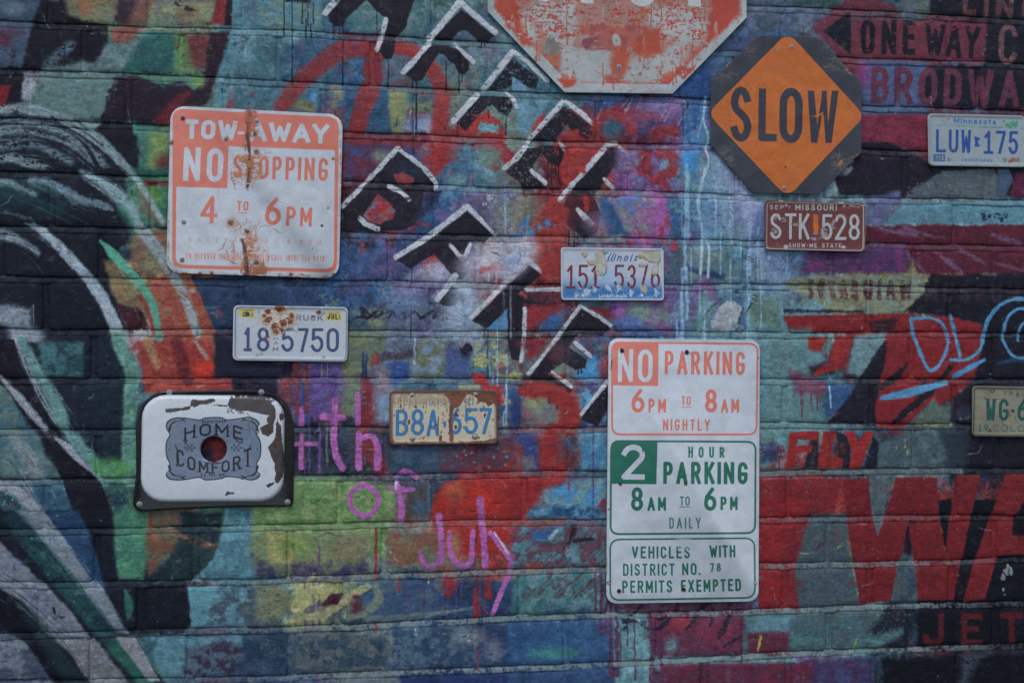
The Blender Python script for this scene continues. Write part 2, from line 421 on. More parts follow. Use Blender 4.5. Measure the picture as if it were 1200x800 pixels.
# ---- the hair of the painted head, left (4x detail frame at 0,200)
W.at(0, 200, 4)
F((20, 24, 36), [(-300, 0), (560, -20), (640, 240), (600, 330), (500, 420), (590, 740), (510, 810), (-300, 810)], 8, 6)
F((44, 92, 84), [(600, -10), (800, -10), (800, 260), (700, 260), (640, 130)], 12, 7, mix=(60, 112, 88))
O(720, 110, 40, 60, (88, 130, 80)); S(20, (110, 44, 48), [(680, 55), (790, 60)], 8, 5)
O(80, 100, 120, 60, (28, 56, 64)); O(230, 170, 80, 40, (24, 48, 56))
S([26, 30, 22], (112, 132, 140), [(-100, 80), (20, 55), (80, 75), (160, 110)], 9, 8, dry=.16)
S([46, 52, 44, 22], (98, 118, 134), [(150, 45), (250, 70), (350, 125), (430, 150), (520, 180)], 7, 12, dry=.16)
S([26, 60, 74, 70, 44], (122, 150, 158), [(380, 5), (480, 60), (560, 120), (610, 190), (630, 250)], 14, 9, dry=.1)
S([40, 50], (44, 102, 84), [(560, 170), (610, 250), (630, 290)], 14, 8, al=.7)
F((104, 104, 92), [(640, 60), (700, 120), (745, 240), (700, 245), (650, 160)], 10, 5)
S([22, 30, 26], (134, 152, 158), [(610, 5), (680, 100), (760, 240)], 7, 5)
S(16, (66, 92, 110), [(-80, 170), (100, 215), (160, 240)], 9, 8, dry=.4)
S([10, 34, 48, 52, 60, 62], (152, 164, 180), [(120, 245), (200, 285), (300, 380), (400, 490), (480, 600), (545, 735)], 7, 5)
S([60, 46, 20], (122, 138, 152), [(-80, 300), (20, 300), (90, 325), (180, 385)], 10, 8, dry=.14)
F((124, 136, 152), [(-150, 615), (60, 625), (140, 650), (150, 720), (210, 775), (190, 830), (60, 830), (30, 730), (-150, 710)], 16, 9, dry=.1)
S(4, (130, 140, 150), [(155, 630), (158, 720)], 1, 1)
F((128, 108, 80), [(485, 420), (560, 435), (650, 540), (680, 720), (600, 710), (520, 560)], 8, 6, mix=(112, 96, 74))
F((122, 92, 80), [(600, 345), (640, 290), (700, 290), (800, 370), (800, 470), (700, 500), (650, 470)], 14, 6, mix=(112, 106, 84))
F((158, 84, 66), [(690, 530), (800, 470), (930, 535), (1005, 740), (1020, 830), (780, 830), (740, 640)], 8, 5, mix=(146, 66, 56))
F((118, 90, 80), [(780, 230), (800, 240), (800, 400), (760, 330)], 8, 4)
F((64, 30, 40), [(535, 620), (640, 640), (690, 700), (690, 745), (600, 745)], 7, 8)
S([20, 60], (146, 60, 58), [(650, 590), (700, 660), (735, 740)], 6, 4)
S([14, 44, 48, 42, 34, 26], (88, 158, 138), [(468, 328), (530, 390), (600, 475), (670, 550), (720, 650), (748, 790)], 5, 4)
S([52, 50, 50, 46, 40], (142, 156, 162), [(650, 262), (720, 350), (785, 450), (850, 560), (925, 760)], 10, 8, dry=.1)
F((44, 62, 92), [(900, 500), (1300, 490), (1300, 745), (1005, 745)], 5, 5, mix=(36, 50, 78))
F((120, 146, 136), [(510, 745), (590, 745), (600, 820), (540, 820)], 6, 4)

# ---- (frame at 0,400)
W.at(0, 400, 4)
F((20, 24, 36), [(-300, 0), (560, 0), (600, 160), (470, 650), (-300, 640)], 6, 6)
F((88, 112, 112), [(-300, 180), (0, 195), (60, 260), (130, 390), (190, 445), (210, 520), (290, 640), (-300, 640)], 10, 6, mix=(66, 96, 112))
F((38, 70, 80), [(170, 0), (400, 0), (390, 165), (200, 165)], 10, 9, mix=(60, 100, 108))
S([40, 70, 90, 90, 80], (90, 132, 132), [(100, -10), (165, 130), (250, 290), (350, 440), (480, 640)], 14, 8, dry=.1)
F((25, 38, 52), [(395, 0), (545, 0), (585, 170), (590, 420), (570, 585), (480, 570), (400, 470), (330, 400), (285, 230), (395, 190)], 9, 6, mix=(22, 30, 44))
S([60, 70, 60, 70], (100, 148, 136), [(548, -10), (610, 130), (612, 260), (600, 420), (610, 640)], 10, 6, mix=(78, 120, 112))
F((160, 62, 52), [(640, 0), (1058, 0), (1090, 240), (680, 240)], 8, 5, mix=(140, 48, 46))
S([50, 30], (150, 112, 82), [(690, 0), (735, 120)], 12, 5); S([50, 70], (98, 36, 40), [(825, 0), (860, 120), (880, 170)], 12, 8)
O(960, 130, 60, 50, (192, 48, 36)); S([18, 14], (152, 130, 128), [(915, 0), (970, 80)], 5, 4); S([20, 10], (160, 120, 84), [(1000, 0), (1020, 100)], 8, 3)
F((26, 26, 44), [(1062, 0), (1300, 0), (1300, 250), (1090, 240)], 6, 4)
O(520, 590, 100, 40, (80, 140, 88)); S([30, 50], (84, 142, 100), [(440, 560), (520, 620)], 12, 8)
F((142, 146, 164), [(245, 440), (330, 478), (460, 640), (430, 640), (330, 540)], 5, 4)
S([24, 34, 22, 10], (148, 154, 170), [(68, -10), (120, 110), (190, 260), (260, 380)], 6, 5)
F((20, 18, 30), [(-60, -10), (62, -10), (98, 120), (165, 260), (245, 385), (305, 440), (190, 440), (90, 320), (30, 215), (-60, 150)], 4, 4)
S([14, 34, 36, 20], (144, 146, 160), [(0, 165), (80, 255), (150, 340), (210, 408)], 6, 4)
F((18, 17, 29), [(190, 448), (250, 458), (340, 545), (470, 655), (530, 810), (340, 810), (280, 620)], 4, 4)
S([50, 80], (112, 124, 130), [(70, 450), (130, 560), (180, 640)], 18, 9, dry=.16)
F((58, 90, 108), [(150, 650), (285, 655), (350, 810), (180, 810)], 12, 9, mix=(44, 74, 100))
S([40, 70], (134, 138, 152), [(-40, 670), (60, 690), (140, 760), (200, 830)], 12, 8, dry=.14)

# ---- (frame at 0,600); pale hair colours lowered to imitate lens darkening in this corner
W.at(0, 600, 4)
F((16, 22, 34), [(-300, -10), (540, -10), (550, 320), (860, 340), (900, 510), (850, 565), (600, 575), (800, 830), (-300, 830)], 6, 5)
F((118, 123, 136), [(60, -10), (205, -10), (280, 85), (350, 190), (480, 345), (600, 565), (490, 560), (390, 440), (300, 320), (180, 110)], 6, 6, mix=(104, 116, 132))
F((34, 60, 92), [(210, -10), (365, -10), (415, 90), (495, 355), (420, 310), (300, 120)], 6, 4)
S([80, 90, 100, 80], (30, 66, 70), [(60, 30), (180, 180), (330, 360), (560, 640)], 14, 6, mix=(22, 44, 56))
S([90, 70], (38, 86, 76), [(560, 640), (690, 800)], 14, 7)
F((74, 128, 104), [(530, -10), (690, -10), (705, 90), (670, 315), (560, 310), (535, 200)], 9, 6, mix=(58, 106, 92))
F((116, 74, 60), [(700, -10), (810, -10), (855, 100), (760, 240), (700, 300), (680, 200)], 12, 6, mix=(84, 80, 66))
F((34, 58, 64), [(800, 60), (960, 60), (1040, 80), (1000, 220), (890, 325), (680, 320), (760, 240), (850, 150)], 10, 6, mix=(26, 40, 50))
S([26, 26], (128, 84, 66), [(790, 80), (900, 130), (1000, 150)], 14, 8, dry=.4)
F((24, 40, 48), [(840, 0), (1050, 0), (1030, 80), (860, 70)], 10, 6)
S([10, 40, 36, 10], (44, 96, 88), [(585, 360), (600, 410), (605, 450), (600, 500)], 7, 4)
F((16, 20, 32), [(650, 345), (865, 345), (895, 500), (850, 550), (640, 560)], 8, 4)
F((90, 136, 152), [(1062, -60), (1330, -60), (1330, 330), (900, 322), (1000, 215), (1040, 100)], 5, 5, mix=(70, 108, 124))
F((86, 134, 150), [(872, 345), (1060, 335), (1020, 460), (960, 530), (895, 540), (890, 440)], 5, 6)
F((66, 82, 100), [(1030, 340), (1330, 335), (1330, 545), (1120, 545), (960, 540)], 14, 9, mix=(84, 120, 136))
F((82, 124, 140), [(740, 590), (1300, 575), (1300, 620), (880, 640), (860, 760), (760, 780), (718, 660)], 8, 7)
F((52, 42, 64), [(880, 640), (1050, 600), (1150, 650), (1060, 770), (840, 780)], 18, 12, mix=(70, 90, 108))
F((114, 120, 134), [(-300, 20), (0, 140), (110, 240), (220, 345), (330, 460), (400, 560), (420, 590), (200, 575), (110, 420), (-10, 350), (-300, 300)], 6, 6, mix=(100, 108, 128))
F((118, 122, 134), [(225, 590), (440, 590), (530, 700), (620, 820), (440, 820), (330, 690)], 7, 6, mix=(96, 98, 104))
F((124, 126, 136), [(540, 580), (632, 580), (750, 790), (690, 790)], 5, 5)
F((64, 72, 94), [(-300, 560), (20, 560), (140, 610), (270, 830), (-300, 830)], 8, 6, mix=(96, 104, 120))
F((10, 12, 24), [(-60, 340), (0, 360), (110, 425), (190, 540), (330, 660), (430, 830), (280, 830), (120, 610), (-60, 470)], 6, 4)
S([60, 90], (28, 52, 60), [(130, 470), (250, 640), (350, 790)], 18, 6, al=.6)
S(10, (30, 26, 50), [(250, 445), (255, 470)], 2, 3); S(8, (30, 26, 50), [(285, 490), (300, 488)], 2, 3)

# fine strands following the painted hair
def strands(fr, base, n, spread, cols, w=(2, 6), seed=0, al=.75):
    q = random.Random(seed); W.at(*fr)
    for i in range(n):
        o = q.uniform(-spread, spread); t0 = q.uniform(0, .5); t1 = min(1, t0+q.uniform(.3, .6))
        B = spline(base, 8); m = len(B); B = B[int(t0*(m-1)):max(int(t1*(m-1)), int(t0*(m-1))+4)][::3]
        if len(B) < 3: continue
        T_ = np.gradient(B, axis=0); N_ = np.stack([-T_[:, 1], T_[:, 0]], -1); N_ /= np.hypot(*N_.T)[:, None]+1e-6
        w_ = q.uniform(*w)
        S([w_*.3, w_, w_*.8, w_*.2], q.choice(cols), [tuple(b) for b in B+N_*(o+np.linspace(0, q.uniform(-12, 12), len(B))[:, None])], 2, 3, dry=q.uniform(.2, .42), al=al*q.uniform(.5, 1))
PC = [(136, 152, 162), (110, 132, 146), (90, 116, 130), (150, 164, 172)]; DC = [(22, 24, 36), (18, 20, 32), (30, 44, 56)]
for A_, n_, sp_, c_, sd in (([(-60, 640), (60, 605), (200, 610), (340, 660), (440, 740), (520, 820)], 34, 60, PC, 1), ([(-60, 640), (60, 605), (200, 610), (340, 660), (440, 740), (520, 820)], 40, 70, DC, 2), ([(-60, 540), (120, 520), (300, 570), (450, 660), (600, 800)], 16, 20, PC, 3), ([(-60, 770), (60, 745), (200, 770), (320, 830)], 16, 30, PC+DC, 4)):
    strands((0, 0, 4), A_, n_, sp_, c_, seed=sd)
for A_, n_, sp_, c_, sd in (([(120, 40), (250, 75), (350, 130), (500, 180)], 22, 26, PC, 5), ([(380, 5), (480, 60), (560, 120), (640, 260)], 22, 36, PC, 6), ([(380, 5), (480, 60), (560, 120), (640, 260)], 16, 40, DC, 7), ([(-60, 60), (60, 70), (200, 120), (400, 220), (560, 260)], 24, 60, [(40, 76, 82), (30, 52, 62), (70, 96, 108)], 8), ([(120, 245), (300, 380), (480, 600), (560, 800)], 22, 26, PC, 9), ([(-60, 320), (60, 310), (180, 385), (300, 560)], 16, 50, [(60, 76, 92), (90, 106, 120)]+DC, 10), ([(650, 262), (785, 450), (925, 760)], 16, 22, PC, 11), ([(700, 540), (850, 640), (960, 800)], 18, 60, [(140, 70, 60), (176, 104, 84), (120, 56, 52)], 12), ([(500, 420), (620, 560), (720, 760)], 14, 40, [(150, 128, 98), (100, 82, 66), (70, 130, 110)], 13)):
    strands((0, 200, 4), A_, n_, sp_, c_, seed=sd)
for A_, n_, sp_, c_, sd in (([(100, -10), (165, 130), (250, 290), (350, 440), (480, 640)], 30, 50, PC+[(70, 110, 112), (50, 90, 94)], 14), ([(60, -10), (130, 180), (260, 400), (500, 700)], 14, 24, DC, 15), ([(0, 165), (80, 255), (210, 408), (330, 540), (460, 640)], 12, 20, PC, 16), ([(548, -10), (610, 130), (600, 420), (610, 640)], 16, 40, [(120, 160, 150), (70, 112, 106)], 17), ([(0, 480), (90, 520), (200, 700), (260, 830)], 24, 70, PC+[(60, 90, 108), (50, 76, 100)], 18), ([(660, 0), (800, 60), (900, 240)], 20, 120, [(176, 84, 66), (120, 44, 44), (150, 100, 76)], 19)):
    strands((0, 400, 4), A_, n_, sp_, c_, seed=sd)
for A_, n_, sp_, c_, sd in (([(100, -10), (280, 160), (430, 360), (600, 570)], 20, 50, PC, 20), ([(60, 30), (180, 180), (330, 360), (560, 640)], 20, 36, [(40, 82, 80), (22, 44, 54), (60, 96, 98)], 21), ([(-60, 300), (120, 420), (300, 600), (440, 800)], 24, 60, PC+DC, 22)):
    strands((0, 600, 4), A_, n_, sp_, c_, seed=sd, al=.6)
# ---- centre top (frame at 300,0)
W.at(300, 0, 4)
F((104, 134, 132), [(0, -60), (300, -60), (310, 130), (120, 145), (0, 135)], 8, 8, mix=(80, 120, 136))
F((70, 110, 120), [(440, -60), (800, -60), (780, 160), (640, 170), (440, 140)], 12, 8, mix=(92, 116, 122))
F((58, 92, 92), [(760, -60), (1100, -60), (1100, 60), (960, 20), (860, 90), (770, 60)], 14, 10, mix=(92, 118, 128))
F((66, 104, 116), [(0, 180), (120, 180), (200, 260), (110, 370), (0, 370)], 14, 9, mix=(84, 122, 134))
F((50, 84, 118), [(130, 190), (360, 190), (380, 370), (130, 380)], 24, 9, mix=(72, 98, 116))
F((52, 92, 124), [(410, 400), (620, 400), (620, 620), (410, 610)], 12, 8, mix=(40, 70, 100))
S([60, 40], (118, 122, 104), [(375, 420), (385, 450), (365, 490)], 14, 9, dry=.2)
S([34, 34], (78, 132, 178), [(268, 450), (266, 500)], 8, 5); S([40, 60], (104, 108, 82), [(180, 480), (250, 500)], 14, 8)
F((134, 140, 100), [(620, 425), (705, 425), (705, 560), (690, 625), (640, 630), (625, 540)], 7, 6, mix=(116, 128, 98))
S([34, 26], (112, 124, 98), [(700, 500), (820, 500)], 14, 9, dry=.3)
O(760, 590, 70, 50, (112, 132, 168)); S(6, (190, 196, 206), [(725, 515), (710, 575)], 2, 3); O(810, 600, 26, 40, (150, 156, 182))
S([70, 80, 90, 80], (140, 50, 54), [(110, 500), (230, 365), (400, 240), (560, 225)], 14, 6, mix=(120, 52, 60))
S([90, 90, 80], (146, 48, 50), [(545, 240), (545, 380), (500, 500), (465, 630)], 11, 5, mix=(122, 48, 56))
S([60, 70, 70, 78, 80], (150, 52, 52), [(600, 230), (720, 235), (820, 320), (870, 430), (862, 560), (850, 645)], 12, 5)
S([56, 60], (112, 42, 50), [(400, 655), (620, 662), (780, 650)], 8, 7, dry=.2)
S([30, 20], (90, 44, 60), [(430, 165), (600, 178)], 8, 5, dry=.25)
F((112, 40, 50), [(400, 670), (760, 680), (760, 820), (400, 820)], 16, 9, mix=(54, 66, 112))
F((54, 76, 128), [(440, 690), (620, 700), (600, 820), (440, 820)], 20, 12, mix=(96, 44, 64))
O(580, 730, 40, 30, (112, 122, 116))
S([90, 110, 90, 100], (168, 50, 44), [(800, 800), (880, 720), (990, 610), (1080, 580), (1120, 640)], 9, 8, mix=(146, 42, 44))
F((170, 56, 48), [(930, 650), (1010, 560), (1090, 510), (1160, 600), (1170, 648)], 5, 12)
O(1090, 600, 50, 30, (104, 150, 166), soft=5, rough=16)
S([60, 70], (146, 42, 48), [(1030, 680), (1120, 680), (1180, 740)], 8, 8)
O(1080, 730, 70, 46, (108, 126, 120), rough=8); O(980, 790, 50, 30, (70, 100, 130))
for x, a, b, ww in ((130, -20, 165, 6), (168, -20, 395, 6), (215, 10, 110, 6), (233, 90, 178, 7), (242, 20, 120, 5), (256, 110, 178, 6), (267, 10, 110, 5), (405, 110, 400, 7), (362, 110, 180, 6), (390, 110, 180, 6), (617, 270, 412, 6), (572, 240, 290, 5), (565, 40, 180, 5), (732, 370, 410, 7), (750, 375, 640, 7), (735, 560, 720, 6), (888, 285, 430, 6), (950, 340, 435, 6), (965, 340, 385, 6), (1055, 190, 220, 8), (1070, 190, 215, 6)):
    D(x, a, b, ww, (28, 30, 42))
S(30, (30, 36, 46), [(150, -6), (240, -2)], 4, 6)
for x, a, b in ((1065, -20, 150), (1078, 210, 330), (992, 230, 470), (1108, 210, 260)): D(x, a, b, 9, (104, 74, 120), al=.6)

# ---- the black letters with white edges (each in the detail frame it was measured in)
def letter(frame, blacks, whites, col=K1, dry=.1):
    W.at(*frame)
    for pl in blacks:
        cc = col
        if len(pl) == 2 and isinstance(pl[0], tuple) and isinstance(pl[1], list): cc, pl = pl
        F(cc, pl, 1.8, 2.4, dry=dry, z=.64)
    for w, pts in whites:
        S(np.array(w)*1.1 if np.ndim(w) else w*1.1, WH, pts, 1.6, 3.6, dry=.2, z=.85)
letter((300, 0, 4), [[(355, 40), (400, -20), (540, -20), (430, 75), (405, 118), (370, 122), (345, 105), (335, 70)],
                     [(500, -20), (745, -20), (715, 80), (700, 130), (650, 180), (645, 250), (632, 280), (600, 275), (575, 240), (600, 180), (612, 90), (560, 50)]],
       [(26, [(325, 60), (390, -20)]), ([20, 24, 16], [(607, 92), (597, 130), (590, 165)]), ([24, 20], [(582, 182), (564, 232)])])
letter((300, 0, 4), [[(960, 45), (1112, 168), (1085, 195), (1040, 192), (1010, 165), (975, 140), (945, 150), (910, 190), (815, 190)],
                     [(800, 220), (830, 212), (905, 215), (960, 240), (1000, 290), (995, 330), (968, 350), (945, 340), (925, 300), (905, 290), (880, 255), (855, 250), (800, 330), (780, 375), (745, 382), (698, 350)]],
       [([26, 30], [(812, 180), (880, 100), (955, 12)]), (24, [(965, 22), (1020, 70), (1118, 152)]), (24, [(690, 338), (740, 285), (806, 208)]), ([16, 20], [(930, 207), (1016, 292)])])
letter((370, 0, 4.8), [[(1105, 325), (1190, 395), (1250, 440), (1235, 500), (1180, 490), (1130, 450), (1060, 512), (965, 508)],
                       [(900, 540), (1090, 545), (1108, 600), (1080, 650), (1040, 640), (990, 590), (940, 620), (880, 690), (840, 738), (790, 690)]],
       [(30, [(940, 500), (1020, 400), (1105, 290)]), (26, [(1112, 295), (1200, 360), (1300, 455)]), ([30, 34], [(772, 683), (905, 535)]), ([20, 26], [(1065, 515), (1110, 560), (1132, 605)])], dry=.33)
G = (390, 110, 3.158)
W.at(*G)
F((166, 52, 50), [(735, 70), (785, 65), (775, 130), (730, 145)], 3, 6)
F((172, 56, 50), [(840, 140), (930, 160), (930, 300), (860, 330), (780, 240)], 6, 8, mix=(140, 44, 50))
F((148, 46, 50), [(930, 180), (1010, 190), (890, 320), (870, 310)], 8, 6)
S([30, 50, 40], (150, 44, 50), [(980, 90), (1040, 70), (1110, 120)], 9, 10)
letter(G, [[(858, 45), (972, 130), (945, 172), (905, 152), (862, 118), (822, 170), (725, 182), (770, 130)],
           [(715, 200), (830, 188), (862, 220), (835, 268), (795, 252), (772, 215), (738, 262), (730, 295), (792, 340), (735, 358), (700, 358), (690, 325), (640, 290)]],
       [(17, [(722, 172), (790, 95), (850, 28)]), (17, [(862, 28), (920, 75), (977, 130)]), ([14, 20, 18], [(632, 275), (680, 235), (720, 183)]), (17, [(733, 285), (785, 330)]), ([10, 18], [(835, 175), (875, 222)])], dry=.3)
letter(G, [[(1030, 193), (1122, 262), (1095, 300), (1065, 290), (1035, 272), (985, 352), (960, 380), (880, 370), (895, 330)],
           ((70, 34, 42), [(870, 372), (955, 365), (992, 440), (978, 510), (940, 528), (880, 505), (830, 440)])],
       [(18, [(812, 425), (860, 365), (1008, 197)]), (16, [(1015, 188), (1045, 184)]), (15, [(1062, 200), (1124, 258)]), (13, [(1002, 315), (1036, 350)]), (18, [(905, 430), (952, 478)])])
W.at(*G); S(18, (160, 44, 42), [(935, 385), (938, 425)], 5, 4)
F(K1, [(895, 470), (950, 480), (970, 520), (930, 530), (890, 505)], 8, 6)
letter(G, [[(240, 208), (335, 275), (380, 335), (372, 358), (335, 365), (330, 430), (300, 485), (255, 505), (140, 508), (35, 503), (35, 412), (120, 335)]],
       [(17, [(35, 414), (130, 318), (236, 203)]), ([14, 16, 12], [(240, 203), (320, 262), (375, 322), (380, 355)]), (17, [(208, 343), (250, 362), (280, 390)]), (17, [(100, 460), (125, 482), (166, 500)])])
W.at(*G)
F((160, 58, 58), [(225, 300), (260, 288), (305, 318), (275, 340), (235, 325)], 3, 5)
F((152, 60, 68), [(165, 372), (200, 395), (232, 432), (218, 462), (170, 482), (128, 470), (108, 450)], 3, 4, mix=(112, 96, 110))
S(14, (176, 42, 40), [(130, 445), (210, 410)], 9, 3); S(5, (80, 84, 140), [(155, 400), (155, 470)], 1.5, 1)
F((40, 46, 70), [(340, 365), (400, 360), (370, 440), (300, 470)], 10, 12, dry=.3)
# R
W.at(300, 200, 4)
F((128, 138, 168), [(835, 385), (925, 480), (900, 515), (690, 510), (760, 440)], 12, 5, mix=(104, 96, 140))
F((160, 50, 54), [(835, 385), (875, 425), (820, 430), (770, 440)], 5, 5)
O(830, 460, 60, 24, (150, 138, 166))
for x, a, b in ((778, 430, 480), (790, 430, 470), (802, 430, 508), (820, 425, 450)): D(x, a, b, 7, (160, 44, 46))
letter((300, 200, 4), [[(985, 190), (1112, 298), (1065, 335), (1025, 325), (990, 340), (992, 480), (960, 512), (905, 478), (835, 388), (780, 420), (725, 458), (650, 415), (790, 335), (880, 270)],
                       [(900, 530), (972, 560), (945, 620), (905, 637), (870, 630), (850, 610)]],
       [(24, [(655, 405), (790, 320), (870, 260), (985, 170)]), ([22, 14], [(990, 170), (1050, 230), (1118, 302)]), (18, [(908, 348), (968, 408), (1003, 345)]), (26, [(932, 490), (890, 550), (850, 602)])], dry=.14)
W.at(300, 200, 4)
for x, a, b in ((728, 455, 530), (725, 610, 780), (918, 630, 780), (875, 620, 700), (890, 630, 690), (1068, 740, 790), (1088, 730, 780)): D(x, a, b, 6, (30, 32, 44))
# signature beside it
for w, p in ((12, [(600, 640), (560, 690), (490, 640), (520, 690), (560, 660), (650, 600), (655, 585), (590, 630)]), (8, [(470, 685), (560, 680), (640, 650)]), (9, [(620, 690), (640, 660), (660, 690), (690, 660), (700, 690), (740, 660), (770, 690)]), (9, [(770, 690), (860, 640), (830, 690), (900, 640), (945, 650)]), (7, [(820, 620), (900, 620)])):
    S(w, (28, 30, 44), p, 2.5, 5, dry=.25)
# I, T, E and the last one
B8 = (530, 290, 3.81)
W.at(*B8)
O(110, 80, 90, 60, (150, 146, 168)); S([20, 30, 16], (190, 56, 54), [(130, 100), (190, 85), (280, 75)], 10, 6)
O(60, 230, 60, 90, (138, 154, 180)); O(40, 320, 60, 50, (120, 142, 172))
F((72, 134, 190), [(245, 262), (250, 372), (165, 372), (155, 360)], 5, 4, mix=(80, 124, 170))
F((112, 44, 52), [(320, 195), (480, 190), (470, 258), (330, 262)], 5, 7, dry=.2, mix=(52, 34, 44))
F((150, 46, 50), [(335, 270), (520, 250), (450, 330), (330, 360)], 6, 9, mix=(122, 40, 46))
F((120, 38, 46), [(600, 270), (745, 270), (720, 320), (700, 320)], 6, 7)
F((126, 40, 48), [(325, 400), (420, 405), (380, 480), (330, 500)], 8, 9)
F((54, 92, 146), [(440, 300), (520, 270), (470, 370), (400, 375), (380, 350)], 14, 8)
F((76, 134, 186), [(590, 500), (640, 480), (660, 590), (590, 600), (540, 570)], 10, 7)
F((152, 50, 46), [(310, 625), (400, 630), (450, 670), (540, 660), (560, 760), (540, 820), (470, 810), (470, 740), (400, 680)], 8, 9)
F((54, 84, 136), [(560, 620), (700, 590), (690, 800), (570, 800)], 20, 10, mix=(88, 150, 186))
O(400, 720, 70, 70, (112, 122, 122), rough=8); O(370, 690, 40, 30, (134, 142, 108)); O(280, 740, 30, 70, (44, 60, 108))
for (x, y, r) in ((90, 470, 40), (210, 500, 40), (180, 440, 22), (280, 570, 30), (235, 690, 24), (130, 495, 28)): O(x, y, r, r*.8, (148, 152, 106), soft=5, rough=12, dry=.35)
S(26, (26, 28, 44), [(40, 460), (60, 450), (75, 480)], 8, 9, dry=.3); S(18, (26, 28, 44), [(150, 420), (100, 500)], 8, 9, dry=.3)
F((176, 46, 42), [(90, 560), (140, 570), (160, 620), (100, 600)], 5, 12); F((170, 48, 44), [(170, 620), (225, 615), (215, 680), (180, 660)], 5, 12)
for x, a, b, c in ((145, 360, 400, 0), (157, 365, 580, 0), (200, 350, 620, 1), (240, 480, 660, 1), (160, 110, 150, 1), (195, 110, 160, 1), (232, 80, 130, 1), (180, 560, 600, 1), (238, 660, 790, 1)):
    D(x, a, b, 6 if c else 5, (150, 176, 198) if c else (30, 32, 44))
letter(B8, [[(340, 78), (392, 120), (330, 175), (250, 240), (252, 265), (150, 360), (85, 325)],
            [(245, 200), (320, 215), (312, 470), (295, 505), (262, 500), (245, 400)], [(300, 225), (420, 250), (330, 250)],
            [(572, 272), (712, 350), (665, 392), (560, 385), (520, 440), (600, 500), (592, 535), (545, 545), (490, 510), (430, 560), (530, 635), (505, 680), (445, 682), (345, 580), (410, 480)],
            [(700, 590), (697, 700), (645, 800), (565, 760)]],
       [(18, [(82, 315), (200, 195), (328, 60)]), (16, [(338, 58), (396, 108)]), (15, [(328, 187), (480, 185)]), ([16, 18], [(322, 272), (318, 400), (305, 505)]),
        (18, [(340, 560), (430, 450), (568, 260)]), (15, [(572, 262), (640, 300), (706, 345)]), (17, [(548, 425), (612, 482)]), (14, [(445, 555), (530, 620)]), ([16, 18], [(568, 750), (640, 660), (700, 588)])], dry=.13)
W.at(*B8); O(470, 470, 50, 40, (98, 44, 50), rough=14, al=.7); O(320, 430, 40, 30, (96, 38, 46), rough=10, al=.6)
for x, a, b in ((560, 540, 560), (575, 540, 555), (430, 670, 690), (465, 680, 715), (490, 680, 715)): D(x, a, b, 7, (30, 30, 40))

W.at(*G)
for x, a, b in ((795, 250, 310), (808, 245, 335), (822, 250, 300), (835, 240, 330), (1065, 295, 345), (1090, 290, 350), (860, 495, 545), (872, 500, 560), (905, 515, 548), (930, 510, 540), (892, 515, 570), (740, 355, 420), (735, 415, 480), (480, 150, 230), (640, 70, 150), (573, 60, 90), (705, 350, 372), (460, 110, 140)): D(x, a, b, 5, (28, 28, 40))
W.at(0, 0, 1); keep_ = W.z > .6; src_ = W.c.copy()
for x, y, a, b, c in ((588, 302, 28, 14, (194, 190, 204)), (515, 318, 14, 9, (170, 168, 190)), (535, 350, 14, 16, (160, 172, 196)), (500, 322, 16, 8, (150, 152, 178)), (470, 352, 22, 12, (120, 140, 176)), (532, 372, 12, 24, (150, 166, 190)), (556, 402, 10, 22, (140, 160, 186)), (664, 410, 14, 14, (110, 128, 140)), (480, 200, 20, 12, (60, 96, 140)), (545, 180, 14, 14, (70, 120, 150))):
    O(x, y, a, b, c, soft=min(a, b)*.9, rough=3, al=.85, dry=.14)
W.c[keep_] = W.c[keep_]*.25+src_[keep_]*.75
# ---- right of the letters, under the octagonal sign (frames at 600,0 and 600,200)
W.at(600, 0, 4)
F((96, 136, 158), [(20, 470), (180, 460), (120, 560), (60, 640), (20, 600)], 10, 7)
F((112, 150, 184), [(0, 360), (90, 420), (60, 430), (0, 420)], 4, 5)
F((60, 50, 84), [(340, 480), (700, 470), (740, 600), (600, 640), (400, 540)], 26, 9, mix=(44, 64, 108))
S([60, 80, 60], (150, 48, 50), [(385, 600), (440, 550), (530, 545), (560, 600)], 12, 10)
S([40, 60], (126, 44, 56), [(480, 520), (640, 540), (690, 550)], 16, 10)
F((138, 46, 52), [(650, 600), (700, 580), (782, 585), (782, 640), (640, 662)], 8, 8)
O(465, 605, 45, 45, (50, 88, 112)); O(740, 520, 70, 60, (104, 78, 138), al=.8)
F((56, 96, 150), [(800, 470), (920, 470), (900, 700), (790, 700)], 22, 8, mix=(76, 120, 162))
F((40, 72, 126), [(780, 440), (900, 300), (1000, 250), (930, 400), (930, 460)], 20, 8)
F((72, 80, 120), [(950, 150), (1150, 160), (940, 370), (930, 300)], 24, 9, mix=(64, 96, 118))
F((146, 48, 52), [(590, 705), (648, 705), (645, 810), (590, 810)], 6, 5); S([46, 50, 60], (140, 52, 60), [(690, 720), (745, 730), (755, 790), (700, 830)], 10, 5)
F((158, 52, 50), [(245, 620), (310, 605), (345, 810), (245, 810)], 6, 6)
F((110, 96, 140), [(490, 700), (590, 700), (590, 810), (480, 810)], 18, 8, mix=(130, 100, 130))
F((66, 130, 186), [(790, 705), (870, 705), (868, 810), (800, 810)], 7, 4)
for pts, w in (([(905, 460), (895, 560), (918, 640), (905, 700)], 12), ([(905, 500), (870, 640)], 8)): S(w, (140, 176, 204), pts, 3, 3, dry=.25)
S(7, (190, 200, 212), [(905, 700), (918, 760), (898, 830)], 1.5, 1.5)
W.at(600, 200, 4)
F((158, 54, 48), [(100, 205), (200, 120), (262, 180), (262, 250), (245, 335), (225, 525), (150, 525), (120, 420), (90, 310)], 8, 6, mix=(144, 48, 48))
